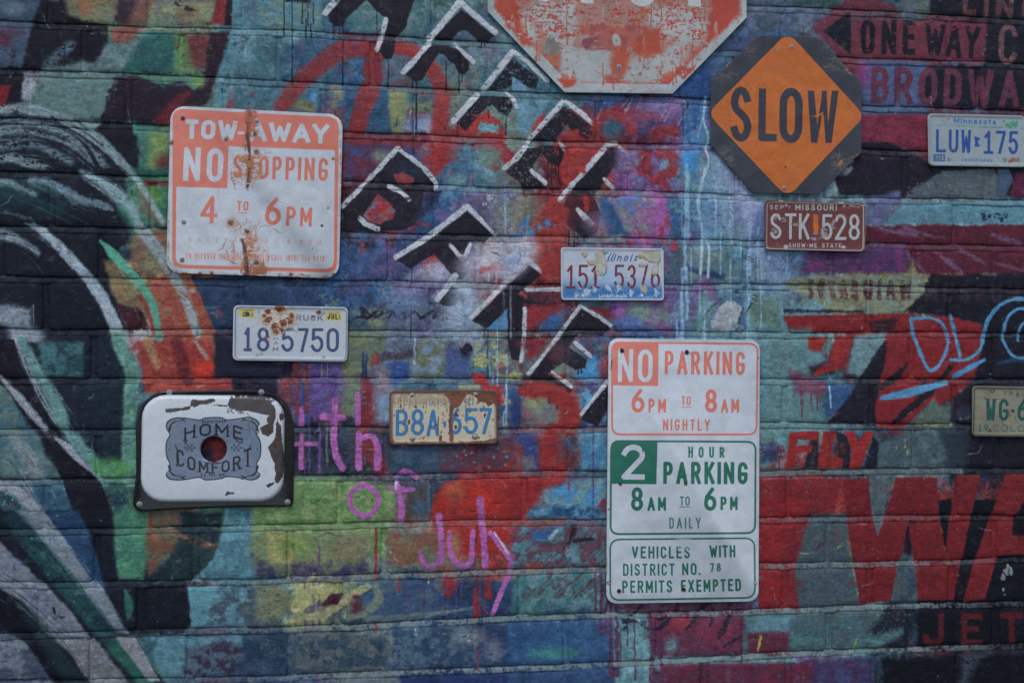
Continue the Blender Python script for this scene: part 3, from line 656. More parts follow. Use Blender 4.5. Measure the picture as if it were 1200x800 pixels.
O(60, 180, 60, 70, (122, 118, 108)); S([10, 34, 10], (70, 124, 176), [(20, 290), (55, 250), (80, 205)], 4, 5)
S([26, 40], (72, 116, 160), [(0, 310), (90, 290)], 12, 8, dry=.3)
for x, y, r in ((165, 240, 22), (200, 260, 16), (130, 265, 12), (225, 265, 10)): O(x, y, r*.5, r, (70, 116, 170), soft=4, rough=9)
O(50, 370, 70, 60, (168, 166, 184)); O(0, 430, 60, 60, (150, 160, 190))
F(K1, [(35, 450), (110, 440), (160, 520), (40, 620), (-30, 620), (-60, 540)], 4, 6, al=0)
F((156, 88, 156), [(655, 95), (705, 95), (735, 200), (725, 305), (655, 305)], 16, 7)
F((142, 104, 146), [(480, 110), (660, 110), (650, 290), (500, 290), (470, 200)], 24, 10, mix=(108, 120, 120))
for x, y, r in ((540, 150, 40), (500, 150, 20), (580, 130, 24), (560, 190, 18), (620, 160, 14)): O(x, y, r, r*.6, (78, 116, 172), soft=4, rough=14, dry=.4)
for x, y, r in ((730, 240, 30), (600, 300, 20), (700, 290, 24), (550, 330, 16), (630, 330, 20), (760, 350, 16), (720, 330, 14)): O(x, y, r*.5, r, (160, 50, 62), soft=5, rough=14, dry=.35)
S([40, 30], (146, 46, 58), [(600, 0), (680, 40), (730, 80)], 12, 9)
F((128, 74, 138), [(470, 20), (560, 10), (590, 80), (490, 90)], 16, 8, al=.7)
F((46, 80, 126), [(410, 130), (450, 120), (540, 300), (450, 300), (410, 220)], 8, 8)
F((78, 106, 116), [(800, 350), (1000, 350), (1040, 520), (800, 520)], 20, 10, mix=(104, 122, 128))
F((96, 128, 140), [(1060, 350), (1200, 340), (1200, 525), (1070, 520)], 14, 10, mix=(72, 96, 118))
F((52, 74, 116), [(900, 150), (960, 130), (980, 230), (920, 280)], 14, 9); O(920, 250, 30, 26, (58, 66, 86)); F((60, 88, 124), [(1050, 110), (1100, 120), (1100, 250), (1040, 270), (1010, 200)], 16, 9)
F((34, 62, 96), [(810, 445), (990, 490), (1000, 520), (820, 470)], 6, 8)
F((130, 136, 176), [(950, -10), (1060, -10), (1110, 100), (1150, 130), (1190, 250), (1100, 260), (1020, 60)], 14, 9, mix=(148, 160, 188))
for x, a, b, w in ((815, -20, 300, 26), (808, 280, 500, 14), (795, 460, 800, 18), (815, 450, 690, 12), (950, 60, 300, 10), (975, 260, 480, 8), (1020, 60, 310, 16), (1112, 120, 480, 18), (1105, 480, 800, 8), (770, 700, 800, 14), (1070, 300, 400, 10), (880, 460, 520, 10)):
    D(x, a, b, w, (130, 168, 204), wob=4, al=.85)
S([14, 18, 12, 14], (172, 192, 208), [(900, -10), (872, 150), (890, 290), (880, 480)], 2, 2); S([12, 12], (168, 190, 208), [(892, 312), (920, 355), (915, 500)], 2, 2)
O(1170, 230, 40, 70, (70, 92, 150), rough=8)
O(900, 580, 46, 80, (134, 78, 144), al=.8); F((94, 134, 140), [(865, 590), (900, 560), (960, 640), (880, 750), (862, 740)], 12, 9)
F((62, 92, 126), [(1000, 585), (1090, 590), (1100, 740), (1040, 750), (1080, 640)], 8, 7)
for w, p in ((9, [(890, 700), (930, 640), (1010, 580), (1100, 540)]), ([12, 26], [(1080, 640), (1050, 730)]), (12, [(1140, 590), (1090, 670)]), (7, [(690, 680), (720, 600)]), (8, [(950, 560), (1060, 570)])): S(w, (28, 44, 66), p, 3, 6, dry=.3)
F((154, 160, 170), [(1000, 600), (1050, 612), (1078, 645), (1040, 748), (940, 752), (928, 705)], 4, 8, dry=.15)
F((90, 112, 96), [(1135, 600), (1250, 590), (1250, 720), (1110, 725), (1110, 660)], 14, 14, dry=.38)
F((126, 76, 138), [(690, 585), (740, 640), (730, 745), (650, 745)], 14, 9, mix=(108, 112, 120)); O(500, 640, 40, 50, (136, 84, 150)); O(600, 660, 60, 50, (108, 128, 120)); O(560, 710, 50, 30, (90, 110, 170))

W.at(0, 0, 1)
for x, y, a, b, c in ((772, 126, 26, 9, (134, 112, 160)), (745, 140, 14, 8, (150, 80, 110)), (828, 250, 12, 40, (112, 150, 190)), (868, 246, 22, 22, (142, 150, 186)), (902, 292, 18, 24, (120, 136, 180)), (915, 330, 18, 14, (130, 150, 180)), (842, 200, 9, 26, (140, 160, 196)), (700, 262, 14, 10, (132, 112, 148)), (760, 300, 14, 12, (120, 90, 140))):
    O(x, y, a, b, c, soft=min(a, b)*.9, rough=3, al=.78, dry=.15)
q_ = random.Random(19)
for _ in range(34):
    x = q_.choice([q_.uniform(795, 905), q_.uniform(795, 905), q_.uniform(560, 600), q_.uniform(880, 960)]); y = q_.uniform(180, 420)
    D(x, y, y+q_.uniform(20, 90), q_.uniform(1, 2.6), q_.choice([(150, 176, 204), (170, 186, 200), (120, 150, 190)]), al=.7, wob=.8)
for k in range(26):
    x = 700+RS.rand()*110; y = 112+RS.rand()*28; S([1, 2, 1], (160, 150, 180), [(x, y), (x-4-RS.rand()*5, y+5+RS.rand()*9)], .6, 1.5, al=.5)
# ---- top right (frame at 900,0)
W.at(900, 0, 4)
F((70, 86, 104), [(-200, -60), (300, -60), (260, 60), (0, 150), (-200, 160)], 14, 9, mix=(86, 96, 126))
F((52, 84, 78), [(80, -60), (380, -60), (300, 20), (260, 30), (80, 0)], 12, 10)
F((92, 96, 112), [(620, 0), (760, -20), (770, 60), (640, 70)], 14, 8, mix=(78, 98, 90))
F((25, 25, 36), [(760, -60), (1500, -60), (1500, 520), (760, 500), (700, 420), (780, 320), (1010, 300), (1030, 90), (760, 60)], 6, 8)
F((80, 90, 136), [(430, 280), (760, 290), (700, 400), (720, 500), (440, 540)], 12, 9, mix=(64, 84, 120))
F((64, 86, 120), [(440, 490), (750, 500), (750, 535), (440, 540)], 10, 8)
F((112, 50, 64), [(205, 130), (340, 20), (390, -20), (500, 0), (600, 40), (400, 72), (400, 84), (1022, 112), (1012, 292), (440, 268), (440, 400), (330, 270)], 6, 5, mix=(98, 44, 58))
F((23, 26, 38), [(254, 146), (386, 48), (386, 256)], 3, 2)
W.text('ONE', (432, 252), (684, 256), 160, 25, (27, 25, 37), gap=.28, soft=1.5, rough=2.4)
W.text('WAY', (728, 258), (985, 274), 148, 23, (27, 25, 37), gap=.1, soft=1.5, rough=2.4)
for k in range(40):
    x = 440+RS.rand()*540; y = 100+RS.rand()*160; O(x, y, 3+RS.rand()*8, 2+RS.rand()*3, (118, 44, 54), soft=1.5, rough=2)
W.text('BRODWAY', (478, 482), (1290, 508), 172, 29, (92, 46, 64), gap=.22, soft=2, rough=3)
W.text('LINC', (905, 68), (1260, 96), 110, 26, (92, 56, 60), gap=.3, soft=2, rough=3, dry=.2)
W.text('CENTER', (1075, 300), (1800, 330), 190, 26, (106, 70, 76), gap=.3, soft=2, rough=3, dry=.12)
O(445, 340, 30, 70, (126, 56, 112), al=.7)
F((126, 44, 66), [(432, 538), (752, 540), (752, 732), (660, 700), (560, 665), (436, 660)], 7, 5, mix=(104, 34, 52))
S(26, (70, 40, 58), [(440, 700), (700, 706)], 6, 6)
F((30, 26, 40), [(430, 672), (560, 668), (720, 735), (760, 780), (1300, 770), (1300, 830), (380, 830)], 5, 5)
W.at(900, 200, 4)
F((29, 27, 39), [(310, 30), (700, -20), (1500, -20), (1500, 60), (1200, 130), (700, 60), (640, 125), (330, 115)], 6, 5)
F((86, 98, 106), [(815, 0), (1060, -10), (1072, 30), (1066, 132), (850, 132), (655, 126), (720, 60)], 4, 4, mix=(76, 86, 96))
F((70, 88, 112), [(1072, -10), (1125, -10), (1148, 40), (1105, 125), (1070, 128)], 4, 3)
F((86, 30, 56), [(1160, 10), (1500, 0), (1500, 130), (1130, 125)], 5, 4)
F((92, 96, 134), [(455, 130), (620, 90), (625, 130), (560, 200), (545, 250), (455, 245)], 8, 5); F((120, 116, 108), [(590, 200), (640, 150), (660, 155), (580, 230)], 10, 6, al=.6)
F((88, 130, 148), [(640, 148), (1500, 138), (1500, 240), (540, 250), (580, 210)], 5, 5, mix=(78, 118, 136))
for k in range(22):
    x = 1000+RS.rand()*120; y = 200+RS.rand()*45; O(x, y, 3+RS.rand()*9, 2+RS.rand()*3, (24, 44, 66), soft=1.5, rough=3)
F((92, 32, 50), [(455, 258), (1500, 252), (1500, 480), (700, 480), (650, 360), (455, 322)], 5, 5, mix=(78, 28, 40))
for w, p in ((20, [(500, 258), (560, 280), (700, 300)]), (14, [(640, 262), (740, 300), (820, 310)]), ([10, 30, 20], [(780, 378), (850, 430), (905, 475)]), (16, [(900, 370), (960, 400), (1020, 440)]), (14, [(650, 390), (730, 470)]), (20, [(1050, 300), (1180, 340)]), (12, [(1060, 430), (1200, 470)])):
    S(w, (104, 76, 108), p, 8, 6, dry=.3)
F((72, 48, 86), [(165, 392), (260, 375), (640, 335), (652, 480), (165, 478)], 8, 6, mix=(92, 46, 90))
F((124, 126, 96), [(70, 515), (200, 490), (640, 480), (755, 490), (730, 560), (640, 662), (400, 665), (300, 620), (100, 560)], 7, 9, dry=.2, mix=(110, 122, 112))
F((22, 23, 35), [(760, 488), (1500, 478), (1500, 830), (1010, 740), (860, 690), (640, 655), (730, 570)], 7, 7)
W.text('TOGAR', (180, 600), (420, 605), 95, 20, (84, 52, 56), gap=.3, soft=3, rough=6, dry=.4)
W.text('UIAN', (445, 606), (670, 606), 95, 22, (78, 44, 50), gap=.3, soft=3, rough=4, dry=.35)
W.text('MUSEUM', (730, 612), (1180, 624), 90, 20, (44, 34, 44), gap=.3, soft=3, rough=3, dry=.2)
S(16, (40, 42, 60), [(80, 655), (440, 660)], 5, 5, dry=.2)
F((136, 36, 38), [(78, 682), (450, 668), (640, 672), (860, 684), (1000, 716), (1012, 830), (640, 830), (560, 800), (460, 765), (100, 752)], 5, 6, mix=(120, 32, 36))
F((56, 28, 36), [(468, 705), (610, 690), (570, 760), (500, 765)], 7, 8)
F((108, 132, 144), [(410, 775), (560, 755), (520, 830), (420, 830)], 7, 8)

# ---- right middle (frame at 900,400)
W.at(900, 400, 4)
F((98, 134, 142), [(-30, -60), (200, -60), (190, 170), (260, 380), (280, 400), (-30, 600)], 12, 10, mix=(84, 116, 122))
F((110, 60, 82), [(90, 120), (200, 170), (270, 190), (262, 250), (140, 240)], 14, 12)
for x, a, b in ((150, 230, 290), (158, 230, 350), (200, 230, 300), (228, 230, 320), (120, 230, 260)): D(x, a, b, 8, (112, 50, 70))
F((100, 130, 140), [(400, -20), (545, -20), (500, 80), (430, 165), (370, 145)], 6, 7)
F((46, 78, 124), [(275, 200), (395, 195), (380, 260), (330, 350), (270, 350)], 10, 8); S(8, (150, 180, 205), [(284, 210), (292, 310)], 2, 2)
F((48, 34, 44), [(190, 120), (300, 80), (340, 20), (380, -40), (400, -20), (300, 150), (200, 165)], 10, 8)
F((150, 40, 36), [(190, -20), (280, -20), (240, 40), (185, 36)], 5, 7); F((146, 38, 36), [(310, -30), (398, -30), (350, 120), (300, 135), (205, 172), (225, 130), (290, 95)], 5, 6)
F((26, 26, 38), [(455, 130), (530, 10), (600, -40), (600, 100), (550, 210), (505, 300), (505, 400), (280, 376), (390, 240), (420, 180)], 5, 6)
F((134, 34, 36), [(555, -30), (1020, -30), (985, 130), (960, 190), (800, 300), (772, 275), (620, 412), (508, 405), (500, 290), (520, 190), (545, 100)], 5, 7, mix=(120, 30, 34))
for p in ([(650, 105), (600, 160), (530, 215)], [(860, 110), (760, 230), (640, 330), (590, 375)], [(740, 180), (700, 240)]): S([14, 34, 24], (30, 26, 36), p, 5, 6)
F((24, 24, 36), [(1010, -30), (1500, -30), (1500, 640), (860, 640), (870, 260), (960, 190)], 8, 7)
S(28, (36, 36, 52), [(960, 190), (1500, 200)], 8, 8, dry=.3); F((40, 46, 66), [(875, 310), (960, 300), (960, 370), (880, 370)], 14, 8)
F((88, 106, 100), [(770, 270), (800, 305), (860, 290), (850, 385), (690, 385), (640, 400)], 8, 9); S([20, 26], (124, 128, 90), [(700, 385), (850, 388)], 7, 9, dry=.35)
F((78, 98, 102), [(515, 490), (640, 412), (880, 405), (860, 600), (505, 605)], 10, 9, mix=(62, 78, 88))
F((40, 50, 62), [(800, 410), (940, 405), (930, 600), (850, 600)], 18, 12)
for x, y in ((600, 495), (640, 490), (650, 520), (640, 460)): O(x, y, 5, 11, (150, 148, 80), soft=2, rough=4)
S([14, 28], (92, 40, 46), [(520, 440), (620, 430)], 8, 6, al=.7)
RED = (146, 36, 36)
F((30, 30, 42), [(200, 460), (235, 455), (235, 600), (160, 600)], 6, 5); F((30, 28, 40), [(320, 425), (380, 440), (390, 600), (340, 600)], 5, 5); F((26, 28, 40), [(490, 440), (515, 480), (505, 600), (440, 600)], 4, 5)
F(RED, [(100, 420), (240, 420), (235, 460), (138, 456), (134, 487), (207, 487), (200, 517), (128, 522), (115, 602), (80, 602)], 2.5, 2.5)
F(RED, [(256, 420), (322, 420), (285, 545), (350, 545), (345, 602), (228, 602)], 2.5, 2.5)
F(RED, [(358, 420), (402, 420), (420, 472), (450, 420), (496, 420), (428, 602), (374, 602), (392, 520)], 2.5, 2.5)
O(40, 520, 40, 34, (96, 40, 56), soft=5, rough=18, dry=.4); D(20, 460, 600, 8, (96, 40, 56)); D(50, 540, 600, 6, (96, 40, 56))
S(30, (80, 92, 100), [(-30, 612), (400, 606), (900, 606)], 8, 8, dry=.25)
W.at(0, 0, 1)
BL = (78, 136, 180)
for w, p in ((2.8, [(1066, 374), (1072, 398), (1088, 433), (1104, 420), (1110, 398), (1103, 379), (1088, 372), (1067, 373)]), (2.8, [(1114, 370), (1119, 392), (1124, 418)]), (2.8, [(1113, 421), (1132, 421), (1147, 410), (1151, 396)]),
             (3.0, [(1151, 402), (1155, 378), (1170, 358), (1190, 350), (1215, 352)]), (2.6, [(1174, 398), (1178, 375), (1192, 362), (1215, 362)]), (2.4, [(1192, 398), (1196, 380), (1215, 374)]), (2.8, [(1175, 400), (1185, 416), (1200, 419), (1220, 412)]),
             ([4, 8, 5], [(1031, 466), (1062, 460), (1108, 448)]), ([5, 6, 3], [(1117, 441), (1136, 430), (1153, 421)])):
    S(np.array(w)*1.25 if np.ndim(w) else w*1.45, BL, p, .9, .8)
S([2, 5, 2], (30, 64, 92), [(1168, 426), (1185, 421), (1205, 424)], 2, 2)
for fr, pl in (((900, 400, 4), [(-40, 645), (342, 640), (320, 740), (300, 830), (-40, 830)]), ((900, 600, 4), [(-46, -30), (195, -30), (165, 120), (125, 260), (152, 448), (-46, 452)])):
    W.at(*fr); F((126, 34, 38), pl, 4, 4, mix=(112, 32, 38))
W.at(900, 600, 4)
F((68, 82, 90), [(195, 10), (370, 0), (375, 200), (430, 430), (560, 440), (600, 420), (690, 420), (690, 440), (150, 460), (135, 380), (125, 270), (165, 120)], 7, 7, mix=(62, 76, 88))
F((70, 86, 96), [(575, 410), (610, 220), (650, 60), (680, 200), (702, 412)], 4, 5, mix=(50, 64, 78))
F((24, 24, 36), [(640, 90), (658, 50), (678, 150), (670, 200), (630, 190)], 5, 5)
F((14, 15, 26), [(790, -60), (1500, -60), (1500, 460), (700, 450), (700, 408), (860, 405)], 5, 5)
F((76, 90, 100), [(475, -190), (560, -190), (545, 10), (512, 110), (480, 10)], 4, 5)
TW = (116, 29, 33)
F(TW, [(345, -158), (470, -160), (485, 10), (512, 120), (548, 0), (600, -165), (790, -165), (800, 20), (828, 190), (850, 20), (880, -172), (990, -176), (950, 10), (905, 215), (872, 408), (702, 412), (682, 210), (655, 20), (630, 180), (600, 240), (572, 412), (430, 432), (400, 240), (372, 60)], 3, 3, mix=(106, 26, 31))
F((146, 34, 36), [(1110, -182), (1500, -182), (1500, -130), (1165, -130)], 3, 3)
F(TW, [(1110, -180), (1240, -182), (1220, 120), (1500, 120), (1500, 180), (1075, 200), (1015, 408), (912, 420), (958, 240), (1030, 40)], 3, 3)
F((12, 13, 24), [(1150, 20), (1200, -60), (1200, 105), (1140, 105)], 4, 3)
F((70, 82, 90), [(150, 455), (680, 440), (660, 650), (0, 660), (-200, 640), (-200, 470)], 8, 8, mix=(64, 90, 100))
F((26, 30, 44), [(560, 445), (690, 448), (665, 640), (560, 650), (470, 560)], 14, 16, dry=.3)
S([60, 30], (78, 112, 116), [(400, 640), (560, 580), (620, 550)], 14, 14, dry=.3); S([70, 50], (70, 104, 108), [(-60, 640), (120, 600), (280, 620)], 14, 14, dry=.3)
F((12, 13, 24), [(700, 450), (1500, 430), (1500, 620), (1000, 640), (700, 640)], 6, 5)
W.text('JETS', (722, 628), (1390, 610), 150, 30, (78, 22, 30), gap=.42, soft=4, rough=4)
F((66, 48, 84), [(140, 690), (500, 680), (480, 900), (140, 900)], 14, 10, mix=(58, 60, 96)); F((96, 38, 56), [(-200, 680), (110, 670), (140, 830), (-200, 830)], 12, 12, mix=(60, 80, 100))
F((11, 12, 22), [(530, 680), (1500, 650), (1500, 1100), (530, 1100)], 9, 9); F((54, 66, 80), [(900, 665), (1040, 655), (960, 720), (920, 830), (900, 830)], 18, 14, dry=.3)
for p in ([(515, 450), (510, 490)], [(412, 590), (395, 650)], [(340, 155), (325, 165)]): S([8, 6], (146, 148, 70), p, 2, 4)
for k in range(14): O(200+RS.rand()*0+880+RS.rand()*60-360*0, 250+RS.rand()*180, 3+RS.rand()*5, 4+RS.rand()*14, (120, 128, 136), soft=1.5, rough=4)

# ---- centre bottom (frames at 300,400 and 300,600)
W.at(300, 400, 4)
F((30, 32, 50), [(-200, -40), (170, 90), (165, 170), (-200, 170)], 8, 6)
F((108, 118, 96), [(420, -60), (620, -60), (600, 60), (500, 150), (400, 165), (400, 90)], 9, 8, mix=(92, 104, 92))
S([40, 30], (58, 48, 62), [(600, 70), (720, 60), (900, 20)], 14, 14, dry=.3)
F((96, 78, 140), [(240, 95), (400, 95), (390, 165), (372, 350), (260, 350), (250, 200)], 8, 6, mix=(84, 62, 124))
F((36, 40, 58), [(400, 360), (470, 340), (460, 620), (160, 640), (170, 380), (250, 360), (380, 400)], 16, 9, mix=(52, 60, 76))
F((70, 76, 128), [(170, 200), (240, 200), (240, 380), (180, 400)], 12, 9, mix=(52, 58, 88))
for x, a, b, w, c in ((190, 90, 330, 16, (134, 44, 54)), (212, 100, 330, 8, (60, 80, 130)), (238, 90, 330, 14, (128, 44, 52)), (308, 100, 160, 8, (124, 130, 110)), (333, 100, 165, 7, (124, 130, 110)), (248, 350, 610, 10, (92, 68, 128)), (296, 380, 620, 14, (98, 72, 136)), (330, 380, 560, 10, (96, 110, 110)), (228, 560, 620, 8, (92, 68, 128)), (390, 60, 200, 10, (96, 76, 140))): D(x, a, b, w, c, wob=3)
F((50, 76, 138), [(612, 95), (722, 90), (715, 175), (628, 215), (600, 160)], 8, 6)
F((96, 112, 96), [(418, 170), (492, 180), (488, 340), (400, 350)], 14, 9)
for x, a, b in ((500, 50, 160), (515, 60, 200), (545, 60, 110), (562, 50, 100), (575, 60, 95)): D(x, a, b, 14, (150, 56, 54) if x > 540 else (40, 52, 96), wob=3)
S([50, 70, 60], (124, 42, 50), [(515, 200), (525, 330), (500, 450), (590, 600)], 16, 11)
F((126, 148, 178), [(560, 250), (640, 230), (640, 390), (560, 380)], 22, 8); F((124, 112, 128), [(560, 110), (620, 120), (640, 230), (560, 250)], 16, 8)
F((104, 112, 96), [(780, -10), (900, -20), (880, 170), (720, 180), (730, 80)], 10, 8, mix=(110, 128, 150)); F((66, 80, 128), [(890, 20), (1000, 40), (1000, 180), (890, 170)], 14, 9)
for x, y, r in ((980, 40, 30), (1120, 60, 20), (1050, 90, 40), (1040, 20, 20)): O(x, y, r, r, (30, 30, 46) if x < 1000 else (148, 152, 108), soft=5, rough=14, dry=.35)
F((176, 46, 44), [(1015, 150), (1060, 160), (1080, 200), (1040, 200)], 4, 9); F((168, 46, 46), [(1040, 210), (1165, 205), (1160, 290), (1130, 300), (1120, 230)], 5, 12)
for x, a, b in ((1172, 60, 330), (1130, 60, 170), (1160, 330, 390), (740, -30, 100)): D(x, a, b, 9, (140, 160, 184), wob=5)
S([34, 26], (120, 132, 112), [(965, 210), (1035, 212)], 5, 6)
F((58, 82, 104), [(620, 500), (860, 490), (870, 610), (620, 610)], 16, 9, mix=(48, 66, 88))
F((96, 50, 66), [(860, 490), (1200, 440), (1200, 620), (870, 615)], 14, 12, mix=(72, 60, 80)); F((140, 42, 46), [(950, 620), (1000, 590), (1130, 590), (1200, 560), (1200, 650), (960, 650)], 9, 12)
for k in range(46):
    x = 900+RS.rand()*300; y = 480+RS.rand()*140; O(x, y, 3+RS.rand()*7, 2+RS.rand()*5, [(112, 124, 112), (160, 44, 44), (60, 60, 80)][k % 3], soft=1.5, rough=4)
F((96, 130, 84), [(-20, 640), (170, 635), (460, 650), (660, 680), (600, 1010), (0, 1010), (-20, 900)], 16, 10, mix=(116, 138, 92))
F((72, 66, 66), [(700, 680), (830, 670), (830, 830), (700, 830)], 26, 10, mix=(60, 76, 96)); S(14, (60, 100, 128), [(808, 670), (810, 790)], 4, 4)
F((164, 42, 36), [(830, 740), (880, 660), (1000, 645), (1380, 640), (1400, 700), (1290, 1000), (860, 1000), (820, 830)], 10, 10, mix=(148, 40, 38))
O(930, 700, 50, 40, (176, 78, 50)); F((184, 44, 34), [(1000, 670), (1120, 680), (1140, 800), (1010, 800)], 16, 10)
F((60, 90, 120), [(-20, 400), (20, 400), (20, 420), (-20, 420)], 4, 2, al=0)
PK = (172, 100, 168)
for w, p in ((22, [(211, 312), (211, 388)]), ([20, 26], [(212, 434), (208, 588)]), (22, [(178, 478), (225, 478), (278, 478)]), ([24, 32, 30, 34], [(370, 268), (362, 400), (370, 520), (402, 592)]), ([34, 26], [(312, 352), (408, 356)]),
             ([26, 28], [(475, 248), (475, 386)]), ([30, 32], [(480, 432), (478, 590)]), ([20, 30, 34], [(486, 455), (540, 440), (568, 490), (568, 590)]),
             (26, [(504, 668), (448, 700), (440, 760), (468, 800), (505, 815), (545, 800), (570, 745), (556, 700), (504, 668)]), ([18, 30, 26], [(655, 635), (695, 607), (750, 632)]), ([16, 28, 16], [(620, 690), (690, 692), (738, 692)]), ([22, 30, 28], [(658, 655), (680, 760), (678, 836)])):
    S(w, PK, p, 2.2, 3, dry=.16, z=.72, mix=(152, 84, 152))
S(10, (196, 180, 200), [(655, 650), (652, 690)], 4, 3, dry=.3)
W.at(300, 600, 4)
F((118, 128, 92), [(-20, 90), (260, 90), (540, 90), (540, 200), (400, 260), (120, 290), (-20, 230)], 14, 12, mix=(104, 118, 92))
F((146, 142, 96), [(60, 100), (170, 100), (160, 250), (60, 240)], 8, 10, dry=.25); O(180, 160, 80, 60, (112, 132, 80)); S([20, 16], (150, 138, 90), [(165, 180), (150, 320)], 5, 5, dry=.25)
F((58, 60, 92), [(-20, 200), (60, 240), (260, 250), (400, 250), (520, 200), (545, 300), (0, 310)], 16, 12, mix=(88, 94, 84))
O(440, 170, 80, 60, (116, 108, 84), rough=6)
F((124, 78, 66), [(612, 95), (870, 85), (860, 262), (612, 262)], 12, 9, mix=(98, 100, 92)); O(700, 180, 60, 50, (122, 92, 70)); O(920, 150, 40, 60, (150, 98, 72))
F((54, 78, 112), [(480, 320), (845, 315), (850, 485), (560, 500), (470, 470)], 14, 10, mix=(64, 88, 106)); F((36, 52, 84), [(880, 320), (1230, 320), (1230, 490), (880, 490)], 10, 9, mix=(44, 66, 100))
F((138, 38, 42), [(880, 300), (930, 290), (940, 340), (900, 400), (880, 380)], 8, 12)
for x, a, b, w in ((560, 80, 312, 14), (668, 300, 370, 10), (1025, 360, 490, 22), (1045, 300, 480, 8), (1070, 300, 490, 7), (1090, 300, 390, 24), (1040, 530, 790, 7), (1075, 540, 660, 6), (560, 500, 560, 8)): D(x, a, b, w, (150, 36, 42), wob=2.5)
for x, a, b, w in ((203, 230, 320, 9), (228, 230, 560, 8), (265, 220, 540, 9), (295, 160, 620, 15), (296, 600, 790, 13), (350, 220, 560, 8), (343, 580, 790, 8), (228, 560, 790, 6), (705, 310, 500, 7), (785, 310, 500, 7), (895, 320, 500, 8), (882, 560, 740, 8), (935, 320, 700, 7), (960, 320, 390, 8)): D(x, a, b, w, (98, 62, 118), al=.8, wob=2.5)
F((108, 114, 90), [(0, 340), (60, 340), (160, 350), (170, 440), (100, 510), (0, 500)], 12, 14, dry=.3)
for w, p, c in (([60, 80, 60, 20], [(330, 362), (250, 390), (195, 440), (210, 480)], (158, 156, 112)), ([20, 30, 40, 44, 30], [(210, 484), (270, 486), (340, 465), (430, 400), (520, 345)], (148, 148, 112)), ([30, 34, 50, 30], [(430, 490), (510, 470), (570, 410), (565, 350)], (104, 116, 108)), ([22, 30, 16], [(520, 495), (720, 488), (1010, 448)], (92, 108, 116))):
    S(w, c, p, 4, 5, dry=.14)
F((62, 26, 40), [(300, 440), (350, 380), (410, 380), (380, 430)], 5, 7); O(470, 440, 30, 30, (80, 36, 50), rough=6); O(470, 395, 20, 10, (86, 34, 48))
F((84, 92, 98), [(180, 570), (420, 560), (620, 590), (620, 730), (400, 740), (180, 745)], 14, 12, mix=(44, 62, 80)); F((34, 56, 78), [(-60, 570), (145, 570), (150, 750), (-60, 770)], 9, 9, mix=(48, 66, 90))
F((44, 66, 96), [(640, 540), (1035, 530), (1035, 700), (640, 730)], 10, 9, mix=(72, 92, 112)); F((42, 56, 92), [(1080, 520), (1330, 520), (1330, 720), (1070, 720)], 9, 9)
F((32, 48, 92), [(680, 760), (1330, 740), (1330, 830), (660, 830)], 9, 9); F((88, 98, 108), [(430, 770), (660, 760), (650, 830), (430, 830)], 9, 9)
O(1110, 650, 40, 50, (100, 112, 128), rough=9, dry=.3); O(1000, 580, 70, 40, (104, 116, 128), rough=9, dry=.3)
for x, y in ((745, 548), (748, 572), (995, 598), (628, 184), (808, 328)): O(x, y, 4, 6, (170, 176, 176), soft=1.5, rough=2)
for w, p in (([34, 30], [(858, 20), (856, 48)]), ([26, 30, 26, 24, 20], [(862, 50), (866, 200), (840, 246), (795, 246), (766, 190)]), ([22, 26, 30, 28, 24], [(904, 92), (910, 190), (955, 246), (1005, 228), (1015, 90)]), ([34, 32, 32], [(1048, -60), (1062, 90), (1074, 252)]), ([24, 34], [(1098, 96), (1188, 208)]), ([28, 26, 20], [(1182, 292), (1145, 380), (1105, 480)]), ([22, 30, 30], [(1248, 80), (1215, 180), (1190, 262)])):
    S(w, PK, p, 2.2, 3, dry=.14, z=.72, mix=(152, 84, 152))
S(8, (206, 198, 210), [(1115, 92), (1180, 190)], 3, 2)

# ---- bottom, left of and below the parking sign (frames at 600,400 and 600,600)
W.at(600, 400, 4)
S([70, 80, 90, 90, 80], (148, 44, 42), [(60, 225), (160, 225), (250, 280), (268, 370), (190, 440)], 9, 8)
S([90, 110, 100], (150, 42, 42), [(190, 430), (165, 540), (210, 620)], 9, 9)
F((48, 62, 116), [(20, 430), (120, 430), (130, 600), (60, 560)], 14, 9); F((100, 96, 112), [(40, 520), (100, 540), (120, 610), (40, 615)], 9, 12)
F((88, 142, 168), [(310, 420), (440, 420), (450, 600), (320, 600)], 10, 9, mix=(64, 110, 150)); S([20, 14], (110, 60, 66), [(230, 440), (215, 560)], 8, 7)
F((142, 38, 40), [(-20, 660), (300, 640), (140, 690), (60, 760), (40, 830), (-20, 830)], 8, 9)
F((104, 138, 150), [(150, 690), (250, 660), (440, 640), (440, 830), (80, 830)], 12, 10, mix=(70, 128, 172))
F((138, 36, 42), [(340, 800), (440, 730), (440, 800)], 5, 12); D(265, 640, 690, 8, (140, 40, 44)); D(378, 380, 830, 8, (74, 58, 110)); D(205, 400, 520, 6, (150, 44, 44)); D(40, 480, 620, 6, (150, 44, 44))
F((30, 60, 96), [(1165, 480), (1240, 470), (1240, 560), (1165, 560)], 8, 8, mix=(70, 60, 96)); F((122, 32, 36), [(1158, 645), (1260, 640), (1260, 830), (1158, 830)], 5, 4)
W.at(600, 600, 4)
F((78, 120, 134), [(0, 60), (440, 60), (440, 240), (0, 250)], 14, 12, mix=(88, 62, 76)); F((60, 108, 116), [(0, 280), (440, 270), (440, 440), (200, 440), (0, 470)], 14, 12, mix=(86, 124, 132))
F((44, 84, 132), [(80, 80), (210, 70), (180, 130), (100, 150)], 12, 10); F((40, 74, 118), [(80, -20), (440, -30), (400, 20), (60, 20)], 12, 9, mix=(84, 130, 158))
